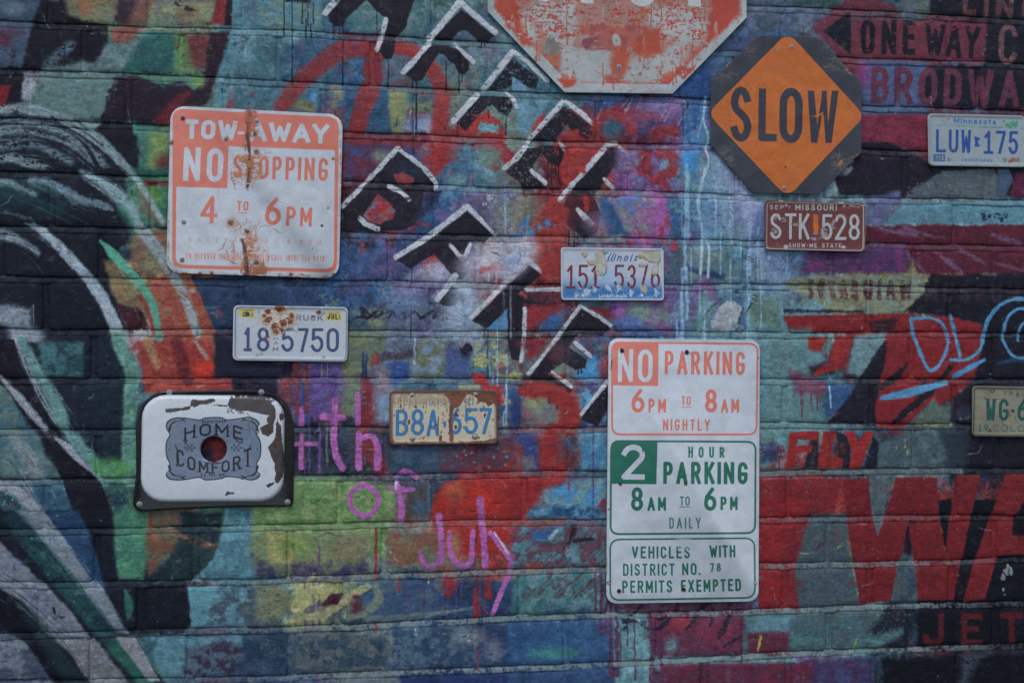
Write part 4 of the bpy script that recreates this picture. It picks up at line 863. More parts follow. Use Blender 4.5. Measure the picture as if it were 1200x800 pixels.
for k in range(90):
    x = 20+RS.rand()*400; y = 60+RS.rand()*380; L = 20+RS.rand()*60
    S([3, 5, 2], [(124, 34, 44), (112, 30, 40), (80, 40, 60)][k % 3], [(x, y), (x+L, y-L*(.7+.5*RS.rand()))], 1.5, 4, dry=.3, al=.8)
S([30, 26, 12], (36, 30, 44), [(290, 70), (275, 120), (240, 170)], 5, 10, dry=.2); S([20, 14], (36, 30, 44), [(290, 130), (375, 125)], 4, 8, dry=.2); S([10, 16], (150, 160, 170), [(210, 80), (175, 120)], 4, 4); S([40, 20], (100, 134, 148), [(270, 180), (300, 220)], 12, 9)
F((44, 76, 116), [(-20, 510), (440, 510), (440, 690), (240, 700), (-20, 720)], 9, 8, mix=(50, 86, 126)); F((44, 70, 108), [(-20, 745), (440, 720), (480, 830), (-20, 830)], 9, 8); O(190, 660, 120, 30, (60, 116, 124), rough=9)
F((84, 124, 138), [(470, 430), (660, 430), (650, 830), (480, 830)], 10, 9, mix=(98, 138, 148))
F((104, 44, 64), [(640, 440), (1085, 490), (1080, 662), (700, 665), (640, 600)], 9, 10, mix=(86, 44, 66)); O(790, 520, 50, 30, (140, 46, 56)); O(950, 560, 90, 60, (120, 46, 70)); O(740, 620, 30, 30, (90, 130, 140), rough=14, dry=.3)
F((88, 50, 72), [(470, 430), (1120, 425), (1120, 460), (1000, 470), (480, 460)], 8, 8)
F((96, 130, 140), [(650, 672), (1330, 672), (1330, 706), (650, 712)], 6, 8, dry=.2); F((98, 36, 56), [(700, 712), (1400, 706), (1400, 1000), (720, 1000)], 9, 9, mix=(80, 40, 60))
F((92, 40, 56), [(1110, 560), (1300, 545), (1300, 662), (1100, 665)], 8, 8); F((86, 120, 136), [(1090, 480), (1300, 480), (1300, 560), (1110, 560)], 10, 9)
for x, a, b, w in ((390, 280, 460, 10), (415, 280, 560, 18), (440, 430, 560, 16), (460, 400, 760, 22), (490, 430, 760, 20), (540, 480, 620, 8), (572, 500, 780, 9), (505, 540, 720, 8), (655, 520, 780, 26), (695, 490, 780, 26), (640, 500, 580, 12), (780, 420, 480, 8), (1075, 640, 800, 12)): D(x, a, b, w, (84, 46, 76), al=.85, wob=4)
for w, p in (([14, 10], [(600, 440), (560, 480)]), (18, [(520, 510), (580, 510), (640, 545), (700, 535), (740, 495)]), ([26, 12], [(860, 490), (810, 550)]), ([20, 10], [(940, 490), (920, 540)]), ([26, 14, 10], [(1010, 500), (970, 580), (950, 640)]), ([14, 10], [(770, 430), (760, 460)]), ([20, 8], [(910, 430), (860, 470)]), ([16, 10], [(930, 430), (945, 470)]), ([10, 20], [(1070, 580), (1000, 620)]), ([10], [(530, 540), (515, 550)]), ([14, 8], [(1020, 430), (1000, 460)])):
    S(w if len(np.atleast_1d(w)) > 1 else 10, (36, 32, 48), p, 4, 9, dry=.25)
S([10, 7], (166, 160, 90), [(1165, 580), (1150, 650)], 3, 5); F((140, 34, 38), [(1156, -60), (1400, -60), (1320, 60), (1245, 240), (1300, 452), (1152, 452)], 3, 4, mix=(130, 30, 34))
D(1140, 200, 460, 22, (104, 96, 140), al=.5)

W.at(0, 0, 1)
O(251, 526, 26, 26, (104, 36, 40), soft=6); O(243, 534, 8, 10, (50, 40, 56)); O(255, 520, 8, 6, (130, 48, 48))
# ---- years of overpainting: dry dabs of whatever colour is near, rubs, ridges and hair cracks
def overpaint():
    q = random.Random(77)
    W.at(0, 0, 1)
    keep = W.z > .6
    src = W.c.copy(); zsrc = W.z.copy()
    for i in range(5200):
        x, y = q.uniform(-20, 1220), q.uniform(-20, 820)
        d = q.uniform(10, 46); a = q.uniform(0, 6.28)
        P = W.tp([(x+d*math.cos(a), y+d*.8*math.sin(a))])[0]
        ix, iy = int(min(max(P[0], 2), W.w-3)), int(min(max(P[1], 2), W.h-3))
        if zsrc[iy, ix] > .6 and q.random() < .9: continue
        col = src[iy-2:iy+3, ix-2:ix+3].mean((0, 1))*255
        if q.random() < .22: col = col*.6+np.array(q.choice([(120, 134, 140), (34, 38, 56), (60, 88, 110), (110, 112, 104)]))*.4
        L = q.choice([3, 6, 10, 18]); b = q.choice([1.57, 1.57, 0.0, q.uniform(0, 3.1)])+q.uniform(-.3, .3)
        w = q.uniform(2, 9) if L < 12 else q.uniform(2, 6)
        W.S([w*.5, w, w*.4], tuple(col), [(x, y), (x+L*math.cos(b)*.5+q.uniform(-2, 2), y+L*math.sin(b)*.5), (x+L*math.cos(b), y+L*math.sin(b))], 1.2, 3.5, dry=q.uniform(.42, .56), al=q.uniform(.25, .8)*(.35 if (x < 190 and y > 110) or x > 1000 else .85))
    for i in range(260):                                  # ridges and hair cracks
        x, y = q.uniform(0, 1200), q.uniform(0, 800); a = q.uniform(-.5, .5)+q.choice([0, 0, 1.57]); pts = [(x, y)]
        for _ in range(q.randint(2, 6)):
            a += q.uniform(-.8, .8); x += math.cos(a)*q.uniform(2, 7); y += math.sin(a)*q.uniform(2, 6); pts.append((x, y))
        dk = q.random() < .6
        W.S([.5, q.uniform(.7, 1.3), .4], (22, 24, 36) if dk else (150, 160, 168), pts, .4, .6, al=.55, dry=.3, z=.3 if dk else .75)
    m = keep[..., None]*.75
    W.c[:] = W.c*(1-m)+src*m
overpaint()
# ---- weathering of the paint: worn mortar bands, flecks, chips, thin runs
def weather():
    h, w = W.h, W.w
    xs = WX0+(np.arange(w)+0.5)*MPT
    ys = WZ1-(np.arange(h)+0.5)*MPT
    rows_ = np.arange(w)
    for k in range(len(JN)):
        zc = course_z(k, xs)
        yc = (WZ1-zc)/MPT
        n = int(BED/MPT)+6
        low = sst(560, 720, JN[k][2])
        for j in range(-1, n):
            yy = (yc+j).astype(int); ok = (yy >= 0) & (yy < h); yy = np.clip(yy, 0, h-1)
            t = j/(BED/MPT)
            f = sst(-.05, .2, t)*(1-sst(.85, 1.15, t))
            px = 600+xs*330
            mid = sst(300, 460, px)*(1-0.75*sst(1000, 1130, px))
            a = (0.16+0.62*low*mid+0.10*mid)*f*sst(.25, .6, W.n2[yy, rows_]*.5+W.n1[yy, rows_]*.5)
            a = (a*ok)[:, None]
            cur = W.c[yy, rows_]
            tone = np.array([112, 124, 128], np.float32)/255
            W.c[yy, rows_] = cur*(1-a)+tone*a
    # fine flecks
    g = np.random.RandomState(5)
    for col, n, r0 in (((170, 176, 182), 3000, .8), ((24, 26, 38), 5200, .9), ((150, 60, 60), 300, .9), ((120, 150, 170), 700, .9), ((150, 148, 96), 200, .9)):
        X = (g.rand(n)*(w-20)).astype(int)+10; Y = (g.rand(n)*(h-20)).astype(int)+10
        for x, y in zip(X, Y):
            if W.n1[y, x] < .42: continue
            rr = r0*(0.5+g.rand()**4*2.4)
            yy, xx = np.mgrid[-4:5, -4:5]; th = g.rand()*3.1; sq = 1+g.rand()
            d = np.hypot((xx*math.cos(th)+yy*math.sin(th))*sq, -xx*math.sin(th)+yy*math.cos(th))
            m = (np.clip(rr-d+.7, 0, 1)*(.3+.4*g.rand()))[..., None]
            sl = W.c[y-4:y+5, x-4:x+5]; sl += (np.array(col, np.float32)/255-sl)*m
    n = 0.5*vnoise(h, w, 2.2, seed=91)+0.5*vnoise(h, w, 5, seed=92)
    pit = sst(.82, .9, n)[..., None]*sst(.45, .7, W.n1)[..., None]
    W.c *= 1-0.55*pit
    W.c *= 1+(vnoise(h, w, 1.6, seed=93)[..., None]-.5)*.16+(W.n3[..., None]-.5)*.06
    red = np.clip((W.c[..., 0]-np.maximum(W.c[..., 1], W.c[..., 2]))/.35, 0, 1)
    W.c[..., 0] *= 1-.06*red; W.c[..., 1] += .010*red; W.c[..., 2] += .018*red
    g1 = vnoise(h, w, 3.4, seed=95)*.5+vnoise(h, w, 7, seed=96)*.5
    W.c *= 1+(g1[..., None]-.5)*.26
    sc = sst(.60, .72, .5*fbm(h, w, 9, 3, 97)+.5*vnoise(h, w, 2.6, seed=98))[..., None]*sst(.5, .8, W.n1)[..., None]
    W.c += (np.array([.46, .50, .53], np.float32)-W.c)*sc*.18          # rubbed highlights of the rough face
    W.z += (g1-.5)*.2+(W.n2-.5)*.16-pit[..., 0]*.15
weather()
# ------------------------------------------------------------------ object helpers
def link(o, parent=None):
    scene.collection.objects.link(o)
    if parent is not None: o.parent = parent
    return o
def tag(o, label=None, cat=None, group=None, kind=None):
    if label: o['label'] = label
    if cat: o['category'] = cat
    if group: o['group'] = group
    if kind: o['kind'] = kind
    return o
def mesh(name, vs, fs, mat=None, uvs=None, smooth=True, sharp=None):
    me = bpy.data.meshes.new(name)
    me.from_pydata([tuple(v) for v in vs], [], fs)
    if uvs is not None:
        ul = me.uv_layers.new(name='surface')
        li = np.empty(len(me.loops), np.int32); me.loops.foreach_get('vertex_index', li)
        ul.data.foreach_set('uv', np.asarray(uvs, np.float32)[li].ravel())
    if mat: me.materials.append(mat)
    me.polygons.foreach_set('use_smooth', [smooth]*len(me.polygons))
    if smooth and sharp: me.set_sharp_from_angle(angle=R(sharp))
    me.update()
    return me

# ------------------------------------------------------------------ materials
def nodes(m):
    m.use_nodes = True
    return m.node_tree.nodes, m.node_tree.links, m.node_tree.nodes['Principled BSDF']
def noise_node(n, l, scale, detail, src, rough=0.6):
    t = n.new('ShaderNodeTexNoise'); t.inputs['Scale'].default_value = scale
    t.inputs['Detail'].default_value = detail; t.inputs['Roughness'].default_value = rough
    l.new(src, t.inputs['Vector']); return t.outputs['Fac']
def math_node(n, l, op, a, b):
    m = n.new('ShaderNodeMath'); m.operation = op
    for i, v in enumerate((a, b)):
        if isinstance(v, (int, float)): m.inputs[i].default_value = v
        else: l.new(v, m.inputs[i])
    return m.outputs[0]
def painted(name, img, rough=(0.5, 0.8), relief=0.0012, grain=0.0016, metal=0.0, scale=1.0, fine=0.12, spec=0.4, wave=0.0):
    m = bpy.data.materials.new(name); n, l, bs = nodes(m)
    geo = n.new('ShaderNodeNewGeometry').outputs['Position']
    uv = n.new('ShaderNodeUVMap'); uv.uv_map = 'surface'
    im = n.new('ShaderNodeTexImage'); im.image = img; im.interpolation = 'Cubic'; im.extension = 'EXTEND'
    l.new(uv.outputs[0], im.inputs[0])
    n1 = noise_node(n, l, 240*scale, 5, geo, .7); n2 = noise_node(n, l, 34*scale, 5, geo); n3 = noise_node(n, l, 900, 2, geo)
    # fine mottling of the colour
    f = math_node(n, l, 'MULTIPLY', math_node(n, l, 'SUBTRACT', n1, 0.5), fine*4)
    f = math_node(n, l, 'ADD', math_node(n, l, 'ADD', f, 1.0), math_node(n, l, 'MULTIPLY', math_node(n, l, 'SUBTRACT', n2, 0.5), fine*2.2))
    mx = n.new('ShaderNodeVectorMath'); mx.operation = 'SCALE'
    l.new(im.outputs['Color'], mx.inputs[0]); l.new(f, mx.inputs['Scale'])
    l.new(mx.outputs[0], bs.inputs['Base Color'])
    mr = n.new('ShaderNodeMapRange'); mr.inputs[3].default_value = rough[0]; mr.inputs[4].default_value = rough[1]
    mr.inputs[1].default_value = .3; mr.inputs[2].default_value = .7
    l.new(n2, mr.inputs[0]); l.new(mr.outputs[0], bs.inputs['Roughness'])
    bs.inputs['Specular IOR Level'].default_value = spec; bs.inputs['Metallic'].default_value = metal
    b1 = n.new('ShaderNodeBump'); b1.inputs['Distance'].default_value = relief*2; b1.inputs['Strength'].default_value = 1
    l.new(im.outputs['Alpha'], b1.inputs['Height'])
    h = math_node(n, l, 'ADD', math_node(n, l, 'MULTIPLY', n1, 0.5), math_node(n, l, 'ADD', math_node(n, l, 'MULTIPLY', n2, 1.0), math_node(n, l, 'MULTIPLY', n3, 0.25)))
    b2 = n.new('ShaderNodeBump'); b2.inputs['Distance'].default_value = grain; b2.inputs['Strength'].default_value = 1
    l.new(h, b2.inputs['Height']); l.new(b1.outputs[0], b2.inputs['Normal']); l.new(b2.outputs[0], bs.inputs['Normal'])
    if wave:
        n4 = noise_node(n, l, 7, 2, geo); b3 = n.new('ShaderNodeBump'); b3.inputs['Distance'].default_value = wave
        l.new(n4, b3.inputs['Height']); l.new(b2.outputs[0], b3.inputs['Normal']); l.new(b3.outputs[0], bs.inputs['Normal'])
    return m
def plain(name, col, rough=0.6, metal=0.0, amount=0.25, scale=60, bump=0.0004):
    m = bpy.data.materials.new(name); n, l, bs = nodes(m)
    geo = n.new('ShaderNodeNewGeometry').outputs['Position']
    f = noise_node(n, l, scale, 5, geo, .65)
    r = n.new('ShaderNodeValToRGB')
    r.color_ramp.elements[0].position = .3; r.color_ramp.elements[1].position = .7
    r.color_ramp.elements[0].color = tuple(c*(1-amount) for c in col)+(1,)
    r.color_ramp.elements[1].color = tuple(min(1, c*(1+amount)) for c in col)+(1,)
    l.new(f, r.inputs[0]); l.new(r.outputs[0], bs.inputs['Base Color'])
    bs.inputs['Roughness'].default_value = rough; bs.inputs['Metallic'].default_value = metal
    b = n.new('ShaderNodeBump'); b.inputs['Distance'].default_value = bump; l.new(f, b.inputs['Height']); l.new(b.outputs[0], bs.inputs['Normal'])
    return m
M_wall = painted('painted_brick', W.image('wall_paint'), rough=(.42, .85), relief=.0016, grain=.0050, fine=.15, spec=.24)
M_core = plain('rough_mortar', (.16, .17, .18), .9, bump=.002)
M_bolt = plain('galvanised_steel', (.42, .43, .45), .42, .75, scale=300)
M_hole = plain('dark_void', (.02, .018, .018), .9)
M_back = plain('sheet_metal', (.30, .31, .32), .5, .5)
M_asphalt = plain('asphalt', (.05, .05, .052), .9, scale=12, bump=.004)

# ------------------------------------------------------------------ ground
g = 60
tag(link(bpy.data.objects.new('ground', mesh('ground', [(-g, -g, 0), (g, -g, 0), (g, g, 0), (-g, g, 0)], [(0, 1, 2, 3)], M_asphalt, smooth=False))), kind='structure')

# ------------------------------------------------------------------ brick wall
wall = tag(link(bpy.data.objects.new('brick_wall', None)), 'painted brick wall covered in layered graffiti, street signs and licence plates', 'wall')
def uvw(v): return ((v[0]-WX0)/(WX1-WX0), (v[2]-WZ0)/(WZ1-WZ0))
L_BRICK = float((wall_pt(874, 742)[0]-wall_pt(341, 765)[0])/5)
X_REF = float(wall_pt(341, 765)[0])
DRIFT = {2: -.042, 3: -.05, 4: -.02, 5: .01, 6: .005}
sm = lambda s, x, z: (math.sin(x*13.1*s+z*7.7*s+1.3)+math.sin(x*5.3*s-z*17.9*s+4.1)+math.sin(x*29.7*s+z*23.3*s))/3
def brick_geo(k, xa, xb, r):
    nx, nz = 16, 8
    uu = [0, 0, .035, .09]+list(np.linspace(.09, .91, nx-5))[1:-1]+[.91, .965, 1, 1]
    vv = [0, 0, .05, .16]+list(np.linspace(.16, .86, nz-4))[1:-1]+[.86, .975, 1, 1]     # 0 = top, 1 = underside
    du = [.022, .0056, .0012]+[0]*(len(uu)-6)+[.0012, .0056, .022]
    dv = [.022, .0036, .0010]+[0]*(len(vv)-6)+[.0006, .0022, .022]
    prot = r.uniform(-.0005, .0035); tx = r.uniform(-.0015, .0015); tz = r.uniform(-.001, .0015)
    ph = r.uniform(0, 50)
    vs = []
    for j, v in enumerate(vv):
        for i, u in enumerate(uu):
            x = xa+(xb-xa)*u
            zt = float(course_z(k, x))-BED+.0018*sm(3, x+ph, 0)
            zb = float(course_z(k+1, x))+.0010*sm(5, x, ph)
            # rounded corners in the plane of the face
            ex = min(u, 1-u)*(xb-xa); ev = min(v, 1-v)
            z = zt+(zb-zt)*v
            if i <= 1 or i >= len(uu)-2: x += .0022*sm(4, ph, z*3)
            cr = max(0, .010-ex)/.010
            z += (-1 if v < .5 else 1)*cr*cr*max(0, .2-ev)/.2*.006
            y = max(du[i], dv[j])+(du[i]+dv[j])*.3*(max(du[i], dv[j]) < .02)
            if max(du[i], dv[j]) < .02:
                y += -prot+tx*(u-.5)*2+tz*(v-.5)*2+.0013*sm(2.2, x+ph, z)+.0008*sm(6, x, z+ph)
            vs.append((x, y, z))
    n = len(uu); fs = []
    for j in range(len(vv)-1):
        for i in range(n-1):
            a = j*n+i; fs.append((a, a+n, a+n+1, a+1))
    return vs, fs
courses = []
outer_v, outer_f = [], []
hj_v, hj_f = [], []
nb = 0
for k in range(len(JN)-1):
    r = random.Random(100+k)
    off = X_REF+(L_BRICK/2 if k % 2 else 0)+DRIFT.get(k, r.uniform(-.008, .008))
    i0 = math.ceil((WX0+.02-off)/L_BRICK); i1 = math.floor((WX1-.02-off)/L_BRICK)
    js = [off+i*L_BRICK+r.uniform(-.006, .006) for i in range(i0, i1+1)]
    js = [WX0]+js+[WX1]
    wide = .5+.5*(k >= 12)
    for a, b in zip(js[:-1], js[1:]):
        g0 = .0040+wide*.0050*r.random()+.002*(k >= 13)
        if b-a < .05: continue
        vs, fs = brick_geo(k, a+g0, b-g0, r)
        V3 = np.array(vs); px, py = to_px(V3[:, 0], V3[:, 2])
        inside = px.max() > 2 and px.min() < 1198 and py.max() > 2 and py.min() < 798
        if not inside:
            o = len(outer_v); outer_v += vs; outer_f += [tuple(q+o for q in f) for f in fs]; continue
        c = V3.mean(0); c[1] = 0
        me = mesh('brick', V3-c, fs, M_wall, [uvw(v) for v in vs])
        ob = bpy.data.objects.new('brick', me); ob.location = c; link(ob, wall); nb += 1
    for b in js[1:-1]:                          # upright joints
        zt = float(course_z(k, b))-BED-.001; zb = float(course_z(k+1, b))+.001; dep = r.uniform(.0010, .0052)
        o = len(hj_v)
        for q in range(6):
            z = zt+(zb-zt)*q/5
            for dx, dy in ((-.014, .004), (-.004, 0), (.004, .0004), (.014, .004)):
                hj_v.append((b+dx, dep+dy+.0012*sm(9, b, z), z))
        for q in range(5):
            for e in range(3):
                a = o+q*4+e; hj_f.append((a, a+4, a+5, a+1))
ob = bpy.data.objects.new('brick', mesh('brick', outer_v, outer_f, M_wall, [uvw(v) for v in outer_v])); link(ob, wall); tag(ob, kind='stuff')
# bed joints: mortar struck back under each course and coming forward to the arris below
mv, mf = list(hj_v), list(hj_f)
xs_ = np.arange(WX0, WX1+.001, .012)
prof = [(-.25, .016), (0.0, .0060), (.12, .0044), (.4, .0022), (.75, .0010), (1.0, .0012), (1.35, .010)]
for k in range(len(JN)):
    o = len(mv)
    for x in xs_:
        z0 = float(course_z(k, x))
        for t, y in prof:
            mv.append((x, y+.0012*sm(6, x, k+t*.3)+.0007*sm(17, x, k*3+t), z0-BED*t))
    m = len(prof)
    for i in range(len(xs_)-1):
        for e in range(m-1):
            a = o+i*m+e; mf.append((a, a+1, a+m+1, a+m))
link(bpy.data.objects.new('mortar', mesh('mortar', mv, mf, M_wall, [uvw(v) for v in mv])), wall)
def box(x0, x1, y0, y1, z0, z1):
    v = [(x, y, z) for x in (x0, x1) for y in (y0, y1) for z in (z0, z1)]
    return v, [(0, 1, 3, 2), (4, 6, 7, 5), (0, 4, 5, 1), (2, 3, 7, 6), (0, 2, 6, 4), (1, 5, 7, 3)]
v, f = box(WX0-.01, WX1+.01, .0205, .28, 0.0, WZ1+.35)
link(bpy.data.objects.new('wall_core', mesh('wall_core', v, f, M_core, smooth=False)), wall)
# ------------------------------------------------------------------ sheet signs fixed to the wall
class Plate:
    def __init__(s, name, label, cat, corners, front, mpt, base, seed, group=None):
        s.yf = front
        P = np.array([wall_pt(x, y, -front) for x, y in corners])      # TL TR BR BL
        s.c = P.mean(0)
        s.w = (np.hypot(*(P[1]-P[0]))+np.hypot(*(P[2]-P[3])))/2; s.h = (np.hypot(*(P[3]-P[0]))+np.hypot(*(P[2]-P[1])))/2
        e = (P[1]-P[0])+(P[2]-P[3]); s.a = math.atan2(e[1], e[0])
        s.u = np.array([math.cos(s.a), math.sin(s.a)]); s.v = np.array([-s.u[1], s.u[0]])
        s.root = link(bpy.data.objects.new(name, None)); s.root.location = (s.c[0], 0, s.c[1]); s.root.rotation_euler = (0, -s.a, 0)
        s.root.empty_display_size = .05
        tag(s.root, label, cat, group)
        s.cv = Canvas(s.w, s.h, mpt, s.xf, base, seed); s.name = name
    def loc(s, px, py):
        X, Z = wall_pt(px, py, -s.yf); dx = X-s.c[0]; dz = Z-s.c[1]
        return dx*s.u[0]+dz*s.u[1], dx*s.v[0]+dz*s.v[1]
    def xf(s, px, py):
        x, y = s.loc(px, py); return x+s.w/2, s.h/2-y
    def lp(s, pts, fr):
        return [tuple(float(q) for q in s.loc(x/fr[2]+fr[0], y/fr[2]+fr[1])) for x, y in pts]
    def uv(s, x, z): return ((x+s.w/2)/s.w, (z+s.h/2)/s.h)
    def part(s, name, loops, mat, fill=True, sharp=35):
        """loops: [(outline points, distance in front of the wall)], from the back edge inwards; all are resampled along the same rays"""
        c = (0.0, 0.0) if not hasattr(s, 'mid') else s.mid
        ang = set(round(2*math.pi*i/96, 4) for i in range(96))
        for x, z in loops[0][0]: ang.add(round(math.atan2(z-c[1], x-c[0]) % (2*math.pi), 4))
        ang = sorted(ang); A = [ang[0]]
        for a in ang[1:]:
            if a-A[-1] > .004: A.append(a)
        ang = A
        vs = []
        for poly, y in loops:
            for a in ang:
                d = (math.cos(a), math.sin(a)); best = 0
                for i in range(len(poly)):
                    p, q = poly[i], poly[(i+1) % len(poly)]
                    ex, ez = q[0]-p[0], q[1]-p[1]; den = d[0]*ez-d[1]*ex
                    if abs(den) < 1e-12: continue
                    t = ((p[0]-c[0])*ez-(p[1]-c[1])*ex)/den; w = ((p[0]-c[0])*d[1]-(p[1]-c[1])*d[0])/den
                    if t > best and -1e-6 <= w <= 1+1e-6: best = t
                x, z = c[0]+d[0]*best, c[1]+d[1]*best
                vs.append((x, -y, z))
        n = len(ang); fs = []
        for k in range(len(loops)-1):
            for i in range(n):
                j = (i+1) % n; fs.append((k*n+i, k*n+j, (k+1)*n+j, (k+1)*n+i))
        if fill: fs.append(tuple((len(loops)-1)*n+i for i in range(n)))
        ob = bpy.data.objects.new(name, mesh(name, vs, fs, mat, [s.uv(v[0], v[2]) for v in vs], sharp=sharp))
        return link(ob, s.root)
    def bolt(s, px, py, y=None, r=.0048, h=.004, mat=None):
        x, z = (float(q) for q in s.loc(px, py)); y = s.yf if y is None else y
        key = (round(r, 4), round(h, 4), mat.name if mat else '')
        if key not in BOLTS:
            vs, fs = [], []; prof = [(1.55, -.0005), (1.55, .0006), (1.0, .001), (.95, h*.6), (.6, h), (.28, h), (.22, h*.55)]; n = 14
            for pr, ph in prof:
                for i in range(n): vs.append((pr*r*math.cos(2*math.pi*i/n), -ph, pr*r*math.sin(2*math.pi*i/n)))
            for k in range(len(prof)-1):
                for i in range(n): j = (i+1) % n; fs.append((k*n+i, k*n+j, (k+1)*n+j, (k+1)*n+i))
            fs.append(tuple((len(prof)-1)*n+i for i in range(n)))
            BOLTS[key] = mesh('bolt', vs, fs, mat or M_bolt, sharp=40)
        ob = bpy.data.objects.new('bolt', BOLTS[key]); ob.location = (x, -y, z); return link(ob, s.root)
BOLTS = {}
def rrect(w, h, r, i=0.0):
    w2, h2 = w/2-i, h/2-i; r = max(r-i, .0006); p = []
    for cx, cz, a in ((w2-r, h2-r, 0), (-w2+r, h2-r, 90), (-w2+r, -h2+r, 180), (w2-r, -h2+r, 270)):
        p += [(cx+r*math.cos(R(a+15*q)), cz+r*math.sin(R(a+15*q))) for q in range(7)]
    return p
def scaled(p, i):
    m = max(math.hypot(*q) for q in p); k = 1-i/m; return [(x*k, z*k) for x, z in p]
def flat_sheet(s, outline_f, mat, t=.0022):
    s.part('panel', [(outline_f(0), s.yf-t), (outline_f(0), s.yf-.0005), (outline_f(.0007), s.yf)], mat)
def pressed_plate(s, mat, r=.014, rim=.006):
    o = lambda i: rrect(s.w, s.h, r, i); y = s.yf
    s.part('panel', [(o(0), y-.0035), (o(0), y-.0012), (o(.0012), y-.0002), (o(.003), y), (o(rim), y-.0003), (o(rim+.002), y-.0018), (o(rim+.010), y-.0019)], mat, sharp=50)
RED_, WHT = (202, 106, 92), (172, 178, 191)
def rust(cv, x, y, r, dark=(84, 52, 44), halo=(150, 98, 66), al=.85):
    cv.O(x, y, r*2.2, r*1.9, halo, soft=r*.9, rough=r*.6, dry=.38, al=al*.6)
    cv.O(x, y, r, r*.9, dark, soft=r*.25, rough=r*.5, al=al)
def veins(cv, box, n, col, seed, w=3):
    q = random.Random(seed); x0, y0, x1, y1 = box
    for _ in range(n):
        x, y = q.uniform(x0, x1), q.uniform(y0, y1); a = q.uniform(0, 6.28); pts = [(x, y)]
        for _ in range(4): a += q.uniform(-.9, .9); x += math.cos(a)*q.uniform(6, 16); y += math.sin(a)*q.uniform(6, 16); pts.append((x, y))
        cv.S(w, col, pts, .8, 1.5, dry=.35, al=.7)
def grime(cv, amt=.10, col=(90, 92, 98), seed=4):
    n = fbm(cv.h, cv.w, max(20, .05/cv.mpt), 4, seed); m = sst(.5, .85, n)[..., None]*amt
    cv.c = cv.c*(1-m)+np.array(col, np.float32)/255*m
    e = np.minimum(np.minimum(np.arange(cv.w), np.arange(cv.w)[::-1])[None], np.minimum(np.arange(cv.h), np.arange(cv.h)[::-1])[:, None])*cv.mpt
    m = (1-sst(0, .012, e+(cv.n1-.5)*.012))[..., None]*amt*2
    cv.c = cv.c*(1-m)+np.array(col, np.float32)/255*m
    cv.c *= 1+(cv.n2[..., None]-.5)*.05

# ---- tow-away sign
fr = (190, 115, 3.636)
s = Plate('parking_sign', 'rust-streaked square sign reading TOW-AWAY NO STOPPING in faded red on white', 'sign', [(198, 122.6), (400.3, 135.4), (398.8, 325), (196.6, 321)], .013, .0006, WHT, 41)
c = s.cv.at(*fr)
c.F(RED_, [(44, 80), (52, 58), (75, 46), (715, 80), (742, 92), (752, 118), (745, 700), (735, 732), (710, 742), (80, 724), (52, 712), (42, 685)], .8, .3, curve=False)
c.F(WHT, [(282, 205), (735, 222), (731, 690), (724, 718), (700, 727), (88, 709), (64, 700), (57, 678), (60, 377), (277, 384)], .8, .3)
T = c.text
T('TOW', (98, 172), (318, 180), 82, 19, WHT, gap=.14); c.S(13, WHT, [(328, 148), (344, 149)], .5, 0, cap='flat'); T('AWAY', (370, 182), (708, 194), 82, 19, WHT, gap=.08)
T('NO', (88, 352), (257, 358), 144, 22, WHT, gap=.26)
T('STOPPING', (300, 340), (704, 354), 98, 14, RED_, gap=.26)
T('4', (160, 532), (234, 535), 118, 17, RED_); T('TO', (318, 479), (366, 481), 42, 7, RED_); c.S(4, RED_, [(323, 488), (363, 490)], .5, 0); T('6', (436, 540), (503, 543), 118, 18, RED_); T('PM', (527, 543), (636, 547), 82, 13, RED_, gap=.3)
fd = (192, 132, 122)
T('EXCEPT', (113, 612), (318, 615), 20, 3, fd, gap=1.2); T('SAT', (398, 618), (490, 620), 20, 3, fd, gap=1.2); T('&', (530, 620), (547, 621), 20, 3, fd); T('SUN', (585, 622), (675, 625), 20, 3, fd, gap=1.2)
T('TO RECOVER IMPOUNDED VEHICLE CALL', (100, 684), (512, 692), 26, 3.4, (196, 120, 106), gap=.3); T('(818) 756-9418', (528, 692), (690, 697), 26, 3.4, (196, 120, 106), gap=.3)
OR, DK = (146, 88, 58), (70, 44, 38)
c.S([22, 30, 26, 34, 26, 10], OR, [(370, 45), (369, 110), (362, 180), (372, 260), (380, 320), (364, 385)], 6, 8, dry=.42)
c.S([16, 18, 16, 13, 12, 14], DK, [(371, 42), (369, 100), (364, 160), (372, 220), (368, 300), (362, 382)], 1.5, 4, dry=.25)
c.F(OR, [(350, 40), (392, 42), (388, 90), (352, 80)], 5, 9, dry=.36); c.F((140, 86, 58), [(336, 700), (372, 690), (430, 700), (470, 730), (446, 756), (330, 752)], 8, 14, dry=.36); c.F((150, 92, 60), [(330, 590), (390, 600), (400, 660), (360, 690), (340, 650)], 8, 14, dry=.42); c.F(OR, [(330, 240), (410, 236), (420, 330), (350, 340)], 10, 16, dry=.46)
for xx in (120, 300, 540, 660): c.S([4, 9, 4], OR, [(xx-40, 744+xx*.02), (xx, 746+xx*.02), (xx+40, 748+xx*.02)], 3, 7, dry=.4)
c.S([8, 20, 16, 24], OR, [(330, 590), (345, 620), (356, 680), (362, 752)], 6, 8, dry=.4); c.S([12, 19, 20, 22], DK, [(340, 600), (350, 640), (357, 690), (360, 752)], 1.5, 4, dry=.2)
c.F((130, 80, 56), [(388, 720), (432, 722), (432, 755), (386, 752)], 3, 6, dry=.3); c.S(6, OR, [(388, 690), (392, 752)], 2, 3); c.S(6, OR, [(430, 690), (430, 752)], 2, 3)
